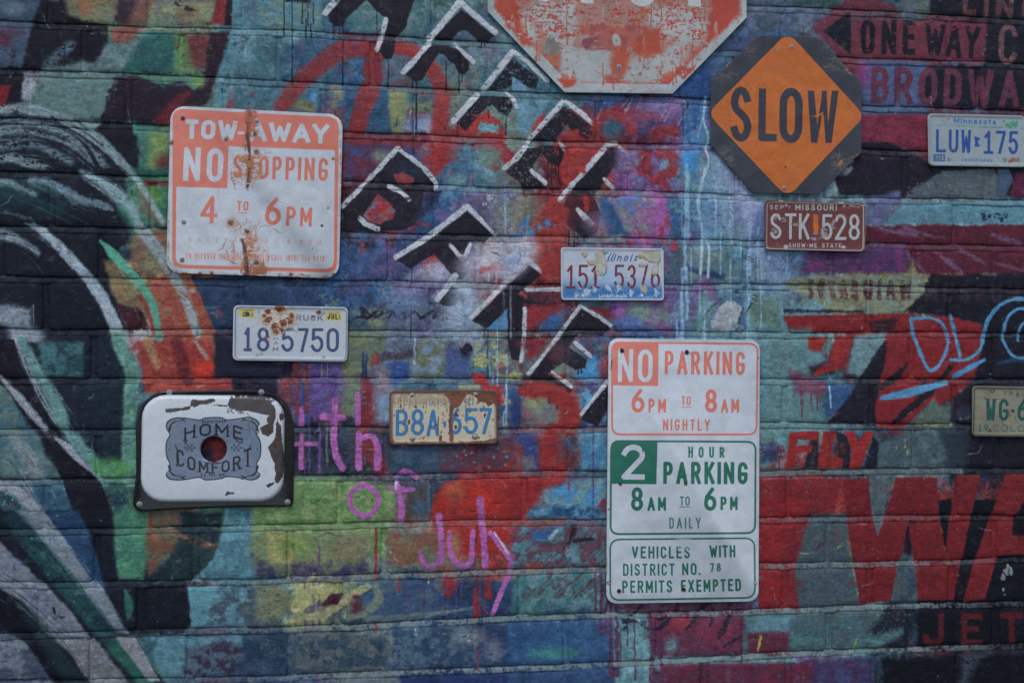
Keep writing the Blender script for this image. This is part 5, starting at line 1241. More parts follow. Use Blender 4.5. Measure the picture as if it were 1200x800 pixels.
c.O(368, 300, 60, 70, (158, 112, 88), soft=30, rough=30, dry=.56, al=.6); c.O(370, 660, 70, 80, (158, 116, 92), soft=30, rough=34, dry=.55, al=.6); c.O(372, 110, 26, 60, (150, 84, 64), soft=14, rough=20, dry=.45)
rust(c, 290, 528, 15); rust(c, 360, 566, 10); rust(c, 400, 700, 13, (46, 44, 60)); rust(c, 272, 176, 7, (70, 62, 70)); rust(c, 395, 155, 8, (60, 56, 70)); rust(c, 400, 228, 10, (60, 60, 76)); rust(c, 38, 190, 9); rust(c, 548, 752, 7); rust(c, 160, 745, 5); rust(c, 210, 745, 6); rust(c, 728, 258, 4)
veins(c, (260, 500, 480, 740), 44, OR, 3, 3); veins(c, (290, 230, 440, 350), 40, OR, 4, 3.4); veins(c, (100, 240, 480, 420), 12, (178, 150, 132), 5, 2.4); veins(c, (300, 90, 440, 200), 10, (150, 90, 66), 6, 3)
c.S([3, 3, 3], (160, 84, 70), [(250, 88), (290, 68), (330, 95)], 1, 1, al=.7)
for x, y in ((228, 36), (450, 48), (660, 385), (706, 468), (740, 76), (480, 530), (640, 640)): c.O(x, y, 3, 4, (60, 56, 66), soft=1, rough=2)
c.O(88, 87, 9, 9, (34, 30, 38), soft=1.5, rough=1); c.O(85, 690, 10, 10, (96, 84, 80), soft=1.5, rough=2); c.O(680, 543, 6, 6, (50, 44, 44), soft=1.5, rough=1)
for x in (40, 600, 745):
    c.S(5, OR, [(30 if x < 100 else x-20, 700 if x < 100 else 748), (70 if x < 100 else x+10, 748 if x < 100 else 755)], 2, 4, dry=.35)
c.S(4, (150, 122, 92), [(750, 90), (762, 300), (756, 700)], 2, 4, dry=.4); c.S(4, (150, 122, 92), [(32, 60), (27, 400), (26, 700)], 2, 4, dry=.45)
grime(s.cv, .08)
m = painted('tow_sign_face', s.cv.image('tow_sign'), (.3, .5), .0004, .0004, fine=.04, wave=.012)
flat_sheet(s, lambda i: rrect(s.w, s.h, .040, i), m)
for x, y in ((404, 97), (92, 527)): s.bolt(190+x/3.636, 115+y/3.636)

# ---- no parking / 2 hour parking sign
s = Plate('parking_sign', 'tall white sign with red NO PARKING panel above two green-lettered panels', 'sign', [(713.3, 396.3), (891, 398.4), (888.6, 704.5), (710.3, 706.5)], .013, .0006, (174, 180, 193), 42)
RD, GN, WT = (196, 104, 92), (34, 96, 80), (174, 180, 193)
c = s.cv.at(700, 390, 6)
def ring(c, x0, y0, x1, y1, x2, y2, x3, y3, r, w, col):
    """closed rounded outline TL TR BR BL"""
    P = [np.array(p, float) for p in ((x0, y0), (x1, y1), (x2, y2), (x3, y3))]; out = []
    for i in range(4):
        a, b, d = P[i-1], P[i], P[(i+1) % 4]
        e1 = (a-b)/np.hypot(*(a-b)); e2 = (d-b)/np.hypot(*(d-b))
        p, q = b+e1*r, b+e2*r
        for t in np.linspace(0, 1, 7): out.append(tuple((1-t)**2*p+2*t*(1-t)*b+t*t*q))
    c.S(w, col, out+[out[0]], .5, .2, curve=False)
ring(c, 103, 66, 1126, 76, 1118, 712, 103, 712, 60, 14, RD)
c.F(RD, [(103, 110), (112, 80), (140, 62), (430, 70), (427, 373), (103, 366)], .8, .2)
T = c.text
T('NO', (142, 343), (386, 347), 232, 30, WT, gap=.22); T('PARKING', (472, 289), (1036, 296), 164, 23, RD, gap=.25)
T('6', (238, 558), (329, 560), 166, 26, RD); T('PM', (358, 557), (481, 558), 96, 17, RD, gap=.34); T('TO', (590, 505), (656, 506), 62, 9, RD, gap=.2); c.S(5, RD, [(588, 520), (660, 521)], .4, 0)
T('8', (755, 558), (840, 559), 164, 27, RD); T('AM', (868, 558), (996, 558), 96, 17, RD, gap=.3); T('NIGHTLY', (460, 684), (790, 687), 80, 12, RD, gap=.34)
for x, y in ((172, 124), (628, 135)): c.O(x, y, 15, 18, (52, 60, 62), soft=3, rough=4); c.O(x+3, y+3, 7, 8, (110, 110, 100), soft=2, rough=2)
c.O(105, 155, 13, 13, (120, 128, 134), soft=2, rough=3); c.S([8, 10, 4], (52, 54, 60), [(102, 185), (98, 230), (96, 258)], 2, 5, dry=.2); c.S([3, 6], (176, 70, 58), [(640, 128), (660, 150)], 2, 2)
c = s.cv.at(700, 510, 6)
ring(c, 97, 38, 1112, 44, 1108, 684, 92, 692, 62, 14, GN)
c.F(GN, [(92, 85), (104, 50), (150, 34), (422, 42), (414, 342), (94, 338)], .8, .2)
T('2', (168, 308), (333, 310), 246, 38, WT); T('HOUR', (638, 154), (892, 156), 76, 13, GN, gap=.75); T('PARKING', (462, 339), (1056, 342), 156, 26, GN, gap=.22)
T('8', (235, 528), (320, 529), 166, 27, GN); T('AM', (352, 527), (482, 527), 96, 17, GN, gap=.3); T('TO', (580, 490), (649, 490), 62, 9, GN, gap=.2); c.S(5, GN, [(578, 501), (652, 500)], .4, 0)
T('6', (750, 528), (836, 528), 162, 26, GN); T('PM', (865, 522), (986, 522), 94, 17, GN, gap=.34); T('DAILY', (505, 652), (726, 652), 76, 10, (60, 104, 96), gap=.4)
for x, y in ((160, 342), (620, 338)): c.O(x, y, 14, 13, (58, 44, 52), soft=3, rough=4); c.O(x, y+12, 12, 6, (150, 110, 84), soft=3, rough=4, dry=.3)
c.O(76, 515, 12, 14, (190, 194, 200), soft=2, rough=3); c.F((60, 70, 76), [(305, 82), (330, 82), (330, 116), (312, 112)], 2, 5, dry=.3)
c = s.cv.at(700, 620, 6)
ring(c, 90, 70, 1104, 60, 1108, 478, 90, 496, 70, 12, GN)
T('VEHICLES', (242, 202), (650, 202), 84, 13, GN, gap=.26); T('WITH', (788, 196), (970, 193), 84, 14, GN, gap=.2); T('DISTRICT', (180, 324), (542, 322), 84, 12, GN, gap=.27); T('NO.', (596, 320), (722, 318), 84, 13, GN, gap=.26); T('78', (792, 296), (868, 294), 60, 10, GN, gap=.35)
T('PERMITS', (175, 445), (526, 442), 86, 13, GN, gap=.25); T('EXEMPTED', (588, 440), (1010, 431), 86, 14, GN, gap=.25)
c.F((176, 182, 194), [(560, 60), (660, 62), (660, 140), (570, 140)], 8, 6, al=.5); c.S(12, (150, 162, 172), [(560, 70), (658, 68)], 3, 4, dry=.35)
for x, y, q in ((150, 432, 14), (606, 420, 16)): c.O(x, y, q, q, (74, 52, 60), soft=3, rough=5); c.O(x, y+14, q*.9, 6, (150, 112, 88), soft=4, rough=4, dry=.3)
for x, y in ((80, 375), (1110, 378)): c.O(x, y, 16, 16, (128, 136, 142), soft=2, rough=4)
c.S([10, 14], (60, 66, 70), [(66, 370), (92, 366)], 2, 5); c.S(6, (150, 124, 96), [(68, 200), (64, 480), (120, 515)], 2, 5, dry=.42)
veins(c, (70, 440, 1100, 520), 14, (160, 130, 104), 9, 3)
grime(s.cv, .06)
m = painted('parking_sign_face', s.cv.image('parking_sign'), (.3, .5), .0003, .0004, fine=.03, wave=.012)
flat_sheet(s, lambda i: rrect(s.w, s.h, .030, i), m)
for x, y in ((732.5, 475), (888.3, 418.7), (713.5, 596), (714, 683), (885.5, 683.3))[1:]: s.bolt(x, y, r=.0026, h=.002)
for x, y in ((728.7, 410.7), (804.7, 412.5), (725, 691.8), (801, 690)): s.bolt(x, y, r=.0034, h=.0016, mat=M_hole)

# ---- octagonal stop sign
fr = (560, 0, 3.636)
oc = [(723+163.5*math.cos(R(22.5+45*i)), -43.2-165*math.sin(R(22.5+45*i))) for i in range(8)]
s = Plate('stop_sign', 'large weathered red octagonal sign with a white edge, cropped by the top of the picture', 'sign', [(571.5, -196), (875, -196), (875, 109.5), (571.5, 109.5)], .014, .0007, (150, 158, 164), 43)
c = s.cv.at(*fr)
oct_f = [(42, 50), (370, 394), (830, 400), (1145, 76), (1145, -378), (830, -700), (370, -706), (42, -382)]
cx, cy = 594, -153
inn = [(cx+(x-cx)*.925, cy+(y-cy)*.925) for x, y in oct_f]
c.F((160, 58, 44), inn, 1, 1, mix=(168, 74, 54))
PL = (150, 154, 158)
c.F((146, 112, 106), [(90, -20), (1060, -20), (1020, 140), (860, 320), (420, 350), (200, 180)], 26, 20, dry=.38)
for p, d in (([(230, 20), (420, 0), (430, 100), (390, 220), (300, 180), (260, 100)], .46), ([(360, 200), (560, 200), (580, 300), (530, 360), (420, 350), (350, 300)], .25), ([(620, 260), (720, 240), (800, 200), (880, 150), (910, 200), (850, 300), (760, 350), (620, 350)], .3),
             ([(700, 20), (950, 30), (900, 130), (800, 180), (720, 100)], .45), ([(170, 60), (240, 60), (250, 170), (210, 180)], .42), ([(440, 240), (560, 230), (560, 280), (460, 300)], .2), ([(860, 60), (1000, 90), (930, 200), (830, 220)], .42)):
    c.F(PL, p, 16, 22, dry=d-.02)
c.F((158, 60, 48), [(1000, -60), (1120, -80), (1120, 60), (1030, 150), (980, 180)], 14, 12, dry=.2); c.F((162, 62, 44), [(66, -40), (150, -40), (190, 130), (230, 190), (190, 200), (70, 40)], 8, 10, dry=.3)
c.F((134, 60, 60), [(440, 105), (690, 110), (700, 170), (660, 200), (600, 215), (470, 212), (440, 196)], 4, 9, dry=.36, al=.85, mix=(150, 76, 66)); c.F((104, 56, 66), [(442, 150), (500, 160), (470, 210), (442, 200)], 5, 8, dry=.3); c.S([20, 10], (150, 120, 130), [(440, 160), (520, 140)], 6, 6, dry=.35); c.F((158, 66, 46), [(700, 120), (780, 120), (790, 220), (720, 250), (660, 210)], 12, 12, dry=.3)
c.O(605, 262, 40, 54, (160, 70, 50), soft=18, rough=12, dry=.3); c.O(590, 170, 16, 26, (150, 154, 160), soft=4, rough=8); c.O(310, 205, 36, 34, (112, 110, 104), soft=5, rough=16, dry=.2); c.O(330, 250, 24, 20, (150, 90, 66), soft=8, rough=10, dry=.3)
for x, a, b in ((378, -20, 190), (738, 20, 110), (780, 20, 90), (532, 270, 360), (575, 300, 380), (205, 60, 150), (830, 290, 360), (845, 280, 350), (690, 120, 260), (250, 180, 260), (150, 40, 130), (915, 140, 300)): c.drip(x, a, b, 6, (158, 66, 50), al=.75, wob=3)
q = random.Random(8)
for _ in range(46):
    x, y = q.uniform(150, 1050), q.uniform(-10, 340); a = q.uniform(0, 3.1); L = q.uniform(15, 60)
    c.S([2, 3.5, 2], q.choice([(120, 60, 54), (160, 160, 164), (150, 80, 62)]), [(x, y), (x+L*math.cos(a), y+L*math.sin(a)*.6)], 1, 4, dry=.35, al=.7)
for _ in range(44):
    x, y = q.uniform(120, 1070), q.uniform(-20, 250); c.S([2, q.uniform(4, 12), 3], q.choice([(156, 160, 164), (150, 150, 152), (172, 92, 74)]), [(x, y), (x+q.uniform(-4, 4), y+q.uniform(20, 60)), (x+q.uniform(-8, 8), y+q.uniform(60, 120))], 3, 6, dry=.38, al=.7)
c.F((158, 62, 48), [(850, 290), (930, 280), (880, 340), (840, 310)], 6, 9, dry=.3); c.F((160, 66, 50), [(330, 330), (420, 340), (400, 368), (370, 368)], 4, 7, dry=.2); c.O(392, 322, 12, 20, (154, 158, 162), soft=4, rough=6)
for ch, a, b, yy in (('S', 215, 355, 6), ('T', 385, 545, 14), ('O', 625, 775, 28), ('P', 893, 1030, 26)): c.text(ch, (a, yy), (b, yy), 360, 56, (172, 176, 180), soft=1.2, rough=3, dry=.05)
c.text('MUST BE 24', (520, 388), (640, 390), 12, 3, (168, 100, 96), gap=.4, dry=.4) if False else veins(c, (515, 374, 770, 392), 22, (172, 112, 108), 12, 3)
grime(s.cv, .1)
m = painted('stop_sign_face', s.cv.image('stop_sign'), (.35, .55), 0, .0005, fine=.05, wave=.014)
ol = s.lp(oct_f, fr)
flat_sheet(s, lambda i: scaled(ol, i*1.08), m, .0025)
s.bolt(560+602/3.636, 285/3.636, r=.005)

# ---- orange SLOW sign
fr = (820, 30, 3.9)
s = Plate('warning_sign', 'black octagonal sign with an orange diamond reading SLOW', 'sign', [(833.3, 41.5), (1009.7, 44), (1009.5, 228), (833, 226.5)], .013, .0006, (48, 51, 61), 44)
c = s.cv.at(*fr)
c.S(30, (58, 58, 64), [(300, 80), (90, 300)], 12, 20, dry=.5)
for x, y, a, b in ((120, 220, 60, 40), (640, 170, 70, 50), (650, 640, 60, 60), (120, 600, 50, 50), (200, 110, 60, 30), (600, 90, 50, 30)): c.O(x, y, a, b, (74, 72, 74), soft=20, rough=20, dry=.48); veins(c, (x-60, y-50, x+60, y+50), 6, (112, 88, 72), int(x), 3)
DI = [(372, 60), (386, 53), (400, 51), (416, 54), (432, 62), (722, 378), (736, 396), (739, 412), (734, 430), (722, 446), (436, 748), (420, 760), (400, 765), (382, 761), (366, 750), (68, 436), (55, 418), (52, 400), (56, 384), (68, 368)]
ORG = (178, 94, 36)
c.F(ORG, DI, .8, .3, mix=(170, 88, 38))
bk = (48, 49, 59)
c.text('S', (140, 531), (236, 531), 252, 34, bk); c.text('L', (266, 528), (351, 529), 240, 34, bk); c.text('O', (362, 536), (468, 537), 252, 35, bk); 
for pl in ([(492, 296), (522, 298), (536, 455), (556, 330), (556, 298), (580, 298), (580, 330), (585, 455), (603, 298), (633, 299), (602, 536), (574, 536), (566, 410), (558, 410), (536, 536), (508, 535)],): c.F(bk, pl, .6, .3)
c.S([2, 5, 3], ORG, [(498, 412), (530, 415), (560, 398)], 1, 3); c.S([5, 3], ORG, [(560, 398), (556, 440)], 1, 3)
for p in ([(548, 186), (582, 192)], [(560, 188), (574, 206)], [(628, 150), (690, 225)], [(660, 190), (640, 182)], [(120, 180), (145, 165)], [(60, 560), (75, 578)], [(620, 650), (650, 620)], [(680, 610), (720, 590)], [(200, 90), (230, 70)]): c.S([2, 5, 3], (150, 96, 62), p, 1.5, 6, dry=.3)
c.O(358, 106, 11, 11, (142, 112, 104), soft=2, rough=4); c.S([3, 5], (120, 104, 110), [(500, 195), (508, 215)], 2, 4); c.O(390, 645, 4, 4, (70, 40, 34), soft=1); c.S(2, (120, 70, 40), [(300, 270), (250, 320)], 1, 2, dry=.3); c.S(2, (140, 70, 40), [(130, 370), (136, 430)], 1, 2)
for k in range(60): x = 60+RS.rand()*660; y = 60+RS.rand()*690; c.O(x, y, 1.5+RS.rand()*2, 1.5+RS.rand()*2, [(110, 84, 66), (80, 82, 90), (150, 110, 70)][k % 3], soft=1, rough=2, al=.6)
grime(s.cv, .05)
m = painted('slow_sign_face', s.cv.image('slow_sign'), (.36, .6), 0, .0006, fine=.09, wave=.014)
ol = s.lp([(270, 45), (545, 54), (740, 265), (739, 580), (545, 770), (243, 765), (50, 545), (51, 248)], fr)
flat_sheet(s, lambda i: scaled(ol, i*1.08), m)
for x, y in ((420, 97), (386, 742)): s.bolt(820+x/3.9, 30+y/3.9, r=.004)

# ---- licence plates
def plate(label, corners, base, seed):
    return Plate('license_plate', label, 'license plate', corners, .014, .0004, base, seed, 'license plates fixed to the graffiti wall')
def pnum(c, items, h, w, col, z=.95, **k):
    for ch, xa, xb, y in items: c.text(ch, (xa, y), (xb, y+(xb-xa)*.01), h, w, col, z=z, **k)
# truck plate
s = plate('white plate with blue numbers 18 5750 and rust blisters, below the square tow-away sign', [(273.5, 357.8), (407.8, 359.7), (407, 424), (272.6, 422)], (164, 170, 182), 51)
c = s.cv.at(265, 350, 8); NV = (58, 72, 110)
ring(c, 88, 74, 1126, 94, 1122, 574, 82, 560, 50, 7, (76, 92, 122))
pnum(c, [('1', 165, 238, 488), ('8', 288, 402, 490), ('5', 518, 632, 494), ('7', 672, 770, 496), ('5', 795, 910, 497), ('0', 940, 1054, 496)], 224, 27, NV)
c.text('M', (436, 492), (488, 492), 42, 8, (84, 88, 104)); c.text('A', (444, 430), (488, 430), 34, 7, (120, 108, 108)); c.text('H', (444, 388), (486, 388), 30, 6, (130, 118, 112))
c.text('TRUCK', (590, 200), (906, 203), 52, 10, (92, 106, 132), gap=.24, dry=.12, z=.8); c.text('H', (314, 192), (350, 192), 48, 9, (100, 112, 134), dry=.3)
YS = (178, 166, 92)
c.F(YS, [(122, 92), (268, 97), (265, 178), (120, 172)], 1, 1); c.text('3', (152, 166), (222, 167), 46, 14, (60, 56, 50)); c.S(7, (60, 56, 50), [(150, 106), (248, 109)], 1, 2, dry=.3); c.text('78', (232, 168), (248, 168), 40, 3, (70, 62, 50))
c.F(YS, [(940, 116), (1080, 121), (1078, 206), (937, 200)], 1, 1); c.text('JUL', (948, 190), (1046, 193), 52, 12, (54, 52, 46), gap=.2); c.S(5, (70, 62, 50), [(960, 128), (1060, 131)], 1, 2, dry=.3); c.text('1', (1052, 188), (1070, 188), 40, 6, (70, 62, 50))
c.O(500, 180, 190, 110, (172, 160, 150), soft=40, rough=30, dry=.35)
for x, y, r_ in ((395, 122, 34), (500, 92, 42), (590, 215, 46), (540, 235, 38), (452, 262, 38), (465, 308, 22), (400, 195, 42), (622, 160, 26), (370, 160, 22), (520, 295, 20), (818, 170, 12), (870, 130, 14), (392, 345, 14)):
    c.O(x, y, r_*1.35, r_*1.2, (176, 158, 142), soft=5, rough=12, z=.75); c.O(x, y, r_, r_*.85, (132, 76, 46), soft=7, rough=14, mix=(104, 62, 46), z=.5); c.O(x-r_*.1, y+r_*.2, r_*.45, r_*.4, (84, 50, 42), soft=4, rough=8)
veins(c, (330, 80, 660, 380), 30, (126, 112, 104), 22, 6); veins(c, (340, 90, 640, 340), 20, (190, 186, 184), 23, 8)
for x, y in ((302, 118), (918, 132), (292, 528), (912, 540), (328, 512)): c.O(x, y, 16, 13, (138, 142, 150), soft=3, rough=6); c.S(4, (96, 98, 106), [(x-14, y+8), (x+12, y+12)], 1, 3)
for x, y in ((895, 82), (1015, 84), (560, 72)): c.O(x, y, 10, 6, (194, 198, 204), soft=2, rough=4)
grime(s.cv, .05)
pressed_plate(s, painted('truck_plate_face', s.cv.image('truck_plate'), (.35, .5), .0026, .0004, fine=.04))
# blue on rusty cream
s = plate('rusty cream plate with blue characters B8A 657, right of the painted word 4th', [(456.4, 457.2), (583.2, 456.8), (583.8, 519.8), (456.6, 521.2)], (172, 164, 146), 52)
c = s.cv.at(450, 450, 8.571); BLU = (46, 108, 168); BR_ = (96, 60, 46)
c.text('FEB', (138, 202), (306, 204), 56, 9, (84, 112, 146), gap=.3, dry=.35); c.text('MISSOURI', (364, 204), (900, 206), 60, 12, (88, 116, 148), gap=.3, dry=.3); c.text('74', (985, 190), (1045, 190), 50, 10, (92, 116, 146), gap=.4, dry=.2)
pnum(c, [('B', 118, 240, 515), ('8', 270, 400, 508), ('A', 428, 552, 514), ('6', 655, 778, 500), ('5', 805, 942, 498), ('7', 955, 1082, 497)], 262, 32, BLU, dry=.06)
c.F(BLU, [(595, 370), (622, 370), (622, 430), (595, 430)], 2, 3, z=.9)
q = random.Random(31)
for _ in range(260):
    x, y = q.uniform(70, 1130), q.choice([q.uniform(80, 230), q.uniform(80, 590)]); r_ = q.uniform(2, 8)
    c.O(x, y, r_, r_*q.uniform(.8, 2.2), q.choice([BR_, (136, 86, 54), (120, 92, 70)]), soft=2, rough=4, al=.85)
c.F((150, 136, 116), [(60, 70), (640, 75), (640, 220), (70, 200)], 20, 20, dry=.45)
for x in (110, 165, 200, 260, 320, 425, 545, 630, 820, 860): c.drip(x, 150+q.uniform(-40, 40), 220+q.uniform(-10, 60), 8, (126, 84, 56), al=.7, wob=3)
c.F(BR_, [(590, 86), (1132, 78), (1128, 160), (1085, 205), (1050, 222), (1015, 180), (950, 170), (925, 130), (870, 105), (832, 104), (806, 160), (775, 205), (740, 232), (700, 236), (682, 300), (690, 480), (706, 500), (702, 600), (664, 600), (650, 480), (660, 320), (662, 190), (630, 130)], 3, 9, mix=(112, 70, 52))
for x, y, a, b in ((720, 430, 16, 24), (730, 310, 18, 14), (655, 490, 16, 14), (250, 380, 10, 26), (545, 400, 8, 90), (565, 550, 12, 40), (1012, 310, 9, 22), (320, 225, 12, 14), (170, 215, 12, 20)): c.O(x, y, a, b, BR_, soft=3, rough=9)
c.F((166, 158, 144), [(930, 260), (960, 240), (990, 330), (1000, 480), (985, 480)], 8, 8, dry=.3)
ring(c, 62, 72, 1134, 66, 1138, 592, 66, 606, 60, 26, (92, 58, 50)); ring(c, 84, 92, 1114, 86, 1116, 570, 88, 584, 50, 9, (126, 98, 78))
c.S([8, 26, 30], (90, 56, 46), [(90, 560), (140, 592), (600, 590)], 5, 12, dry=.3); c.S([24, 30, 40], (84, 52, 44), [(780, 592), (1000, 580), (1110, 560)], 5, 12, dry=.2); c.S([50, 30], (90, 56, 46), [(1100, 110), (1128, 200)], 8, 12, dry=.3)
for x, y in ((284, 548), (912, 528)): c.O(x, y, 32, 28, (110, 92, 78), soft=7, rough=8, dry=.2)
grime(s.cv, .08, (110, 90, 76))
pressed_plate(s, painted('blue_plate_face', s.cv.image('rusty_plate'), (.5, .75), .0026, .0008, fine=.08))
for x, y in ((284, 108), (920, 102), (286, 548), (915, 528)): s.bolt(450+x/8.571, 450+y/8.571, y=.0125, r=.0042, h=.003)
# white fading to blue
s = plate('peeling white-to-blue plate with maroon number 151 5376, above the tall parking sign', [(657.4, 289.8), (778.2, 291.4), (777.9, 352.2), (657.6, 351.6)], (162, 170, 186), 53)
c = s.cv.at(650, 285, 8.889)
c.F((118, 146, 182), [(80, 380), (1125, 380), (1125, 590), (80, 590)], 60, 6); c.F((56, 102, 158), [(80, 450), (1125, 450), (1125, 590), (80, 590)], 44, 6); c.O(600, 330, 110, 90, (140, 164, 196), soft=40, rough=20, dry=.3)
MR = (112, 42, 56)
pnum(c, [('1', 120, 216, 468), ('5', 244, 348, 466), ('1', 376, 470, 468), ('5', 620, 722, 466), ('3', 755, 846, 466), ('7', 874, 970, 464), ('6', 1000, 1097, 462)], 244, 23, MR, dry=.06)
SB = (44, 84, 138)
c.S([8, 12, 16, 10, 8], SB, [(560, 92), (520, 100), (500, 150), (480, 182), (455, 175)], 2, 2); c.S([5, 8], SB, [(470, 110), (490, 140), (530, 110), (560, 90)], 2, 3)
for p in ([(590, 98), (560, 160), (556, 182), (572, 180)], [(622, 98), (595, 160), (590, 182), (608, 180)]): c.S([8, 13, 12, 6], SB, p, 1.5, 1)
c.text('inois', (610, 184), (856, 186), 76, 12, SB, gap=.3, slant=.30, soft=1)
for x, y, pts in ((0, 0, [(880, 90), (930, 66), (1030, 60), (1080, 90), (1098, 140), (1090, 190), (980, 195), (950, 160), (880, 145)]), (0, 0, [(1045, 200), (1075, 200), (1070, 240), (1078, 290), (1060, 320), (1010, 320), (1030, 260)]), (0, 0, [(420, 90), (500, 60), (510, 110), (530, 200), (520, 320), (440, 320), (420, 230), (370, 230), (340, 200), (380, 170), (430, 160)]), (0, 0, [(875, 205), (930, 200), (965, 215), (940, 235), (880, 235)]), (0, 0, [(880, 430), (930, 430), (970, 480), (950, 520), (900, 500)]), (0, 0, [(270, 90), (330, 80), (340, 120), (310, 150), (280, 120)])):
    c.F((120, 104, 88), [(a+4, b+5) for a, b in pts], 3, 5, curve=True); c.F((168, 164, 154), pts, 2, 7, curve=True, mix=(150, 146, 138), z=.8)
for p in ([(885, 130), (940, 150), (960, 190)], [(880, 210), (960, 212)], [(345, 190), (365, 215), (390, 220)], [(905, 440), (950, 500)]): c.S([14, 18, 10], (156, 124, 82), p, 5, 7, dry=.25)
for p in ([(270, 100), (300, 120), (320, 160), (360, 190)], [(1095, 110), (1100, 190), (1040, 200)], [(1030, 230), (1010, 300)], [(410, 240), (416, 440)], [(430, 280), (520, 320), (545, 260), (545, 180)], [(480, 200), (520, 230)], [(700, 190), (720, 240), (680, 240)], [(885, 150), (960, 180)]): c.S([3, 5, 3], (92, 88, 86), p, 1.5, 4, dry=.15)
for p in ([(530, 430), (570, 440), (600, 500), (560, 490), (540, 470)], [(320, 470), (380, 490), (330, 560), (300, 500)], [(630, 430), (700, 450), (660, 500)], [(780, 470), (830, 500), (800, 560), (770, 540)], [(1040, 470), (1100, 520), (1050, 540)], [(210, 520), (250, 540), (210, 575)], [(400, 455), (440, 470), (420, 510)]): c.F((160, 170, 190), p, 3, 10, dry=.2)
veins(c, (200, 460, 1110, 570), 40, (158, 172, 194), 33, 9); veins(c, (100, 230, 1100, 460), 26, (150, 156, 170), 34, 6)
c.text('Land', (462, 560), (556, 561), 36, 6, (176, 186, 204), gap=.25); c.text('of', (568, 561), (606, 561), 36, 6, (176, 186, 204), gap=.2); c.text('Lincoln', (616, 562), (752, 563), 36, 6, (176, 186, 204), gap=.25)
for x in (298, 908): c.O(x, 540, 16, 17, (176, 180, 188), soft=2, rough=3)
ring(c, 76, 54, 1130, 68, 1128, 588, 76, 584, 36, 14, (172, 178, 188))
grime(s.cv, .05)
pressed_plate(s, painted('blue_fade_plate_face', s.cv.image('blue_fade_plate'), (.35, .5), .0026, .0005, fine=.04), r=.009, rim=.004)
# brown
s = plate('brown plate with white characters STK 528 and an orange sticker, below the orange SLOW sign', [(896.3, 234.4), (1014.7, 237.2), (1013.6, 295.6), (896.2, 292.4)], (94, 48, 46), 54)
c = s.cv.at(890, 230, 9.231); PW = (156, 158, 164)
ring(c, 84, 62, 1126, 86, 1122, 588, 78, 566, 50, 11, (150, 144, 142))
c.text('SEP', (112, 140), (264, 144), 50, 9, PW, gap=.3, dry=.15, z=.8); c.text('MISSOURI', (388, 150), (838, 156), 66, 13, PW, gap=.26, dry=.06, z=.8); c.text('82', (900, 132), (1000, 134), 40, 8, (130, 118, 122), gap=.4, dry=.4)
pnum(c, [('S', 115, 242, 462), ('T', 274, 400, 463), ('K', 425, 545, 465), ('5', 672, 792, 472), ('2', 815, 942, 472), ('8', 965, 1088, 472)], 280, 33, PW, dry=.08)
c.F((186, 92, 26), [(576, 190), (640, 192), (636, 416), (590, 414)], 3, 5, mix=(170, 84, 36)); c.O(600, 395, 26, 20, (130, 120, 116), soft=5, rough=12, dry=.3)
c.text('SHOW-ME STATE', (318, 552), (888, 556), 48, 10, PW, gap=.26, dry=.14, z=.8)
for x in (288, 912): c.O(x, 545, 24, 22, (150, 148, 152), soft=3, rough=6)
for x, y, a, b in ((180, 240, 26, 50), (270, 250, 36, 40), (160, 380, 34, 36), (395, 300, 30, 24), (700, 400, 36, 50), (805, 290, 20, 60), (600, 460, 60, 24), (870, 215, 60, 18), (1000, 110, 90, 14), (420, 150, 20, 30), (920, 440, 20, 20)): c.O(x, y, a, b, (138, 128, 138), soft=8, rough=18, dry=.45)
for _ in range(70): x, y = q.uniform(90, 1110), q.uniform(70, 580); c.O(x, y, q.uniform(2, 6), q.uniform(2, 6), q.choice([(140, 132, 136), (64, 36, 38)]), soft=2, rough=3)
for x, y in ((230, 50), (705, 58), (880, 68), (520, 590), (70, 560), (1110, 95)): c.S(12, (150, 152, 160), [(x-20, y), (x+20, y+2)], 4, 8, dry=.2)
c.O(292, 96, 16, 14, (128, 128, 140), soft=3, rough=5); c.O(920, 104, 16, 12, (128, 128, 140), soft=3, rough=5)
c.S([8, 14, 8], (130, 118, 96), [(1142, 100), (1144, 400), (1132, 580)], 3, 6, dry=.2)
grime(s.cv, .06)
pressed_plate(s, painted('brown_plate_face', s.cv.image('brown_plate'), (.45, .6), .0026, .0005, fine=.06))
# white with blue, top right
s = plate('pale plate with blue characters LUW 175, below the painted word BRODWAY at the right edge', [(1087.6, 132.8), (1202, 135.8), (1202, 196), (1088, 194.4)], (132, 144, 153), 55)  # base colour darkened to imitate the lens falloff near the corner
c = s.cv.at(1080, 125, 10); LB = (34, 70, 140)
pnum(c, [('L', 170, 286, 531), ('U', 320, 432, 535), ('1', 730, 840, 549), ('7', 872, 988, 549), ('5', 1022, 1132, 553)], 268, 32, LB)
c.F(LB, [(468, 268), (500, 268), (506, 420), (512, 370), (528, 330), (540, 370), (546, 420), (550, 270), (580, 270), (568, 538), (538, 538), (520, 450), (505, 538), (480, 538)], 1.5, 1, z=.95)
c.F(LB, [(616, 352), (645, 350), (662, 362), (697, 372), (664, 408), (672, 440), (692, 468), (620, 470), (628, 410)], 2, 3)
c.text('Minnesota', (380, 197), (874, 211), 66, 12, (44, 92, 160), gap=.22, soft=1)
c.S([3, 9, 4], (62, 122, 116), [(130, 222), (320, 214), (520, 226), (700, 236), (980, 240)], 2, 3); c.S([2, 3], (90, 130, 130), [(100, 228), (1200, 256)], 2, 3)
for x, y, r_ in ((1010, 215, 26), (1060, 190, 22), (1100, 215, 26), (1040, 235, 20), (1118, 180, 12)): c.O(x, y, r_, r_, (60, 128, 104), soft=4, rough=12, dry=.3)
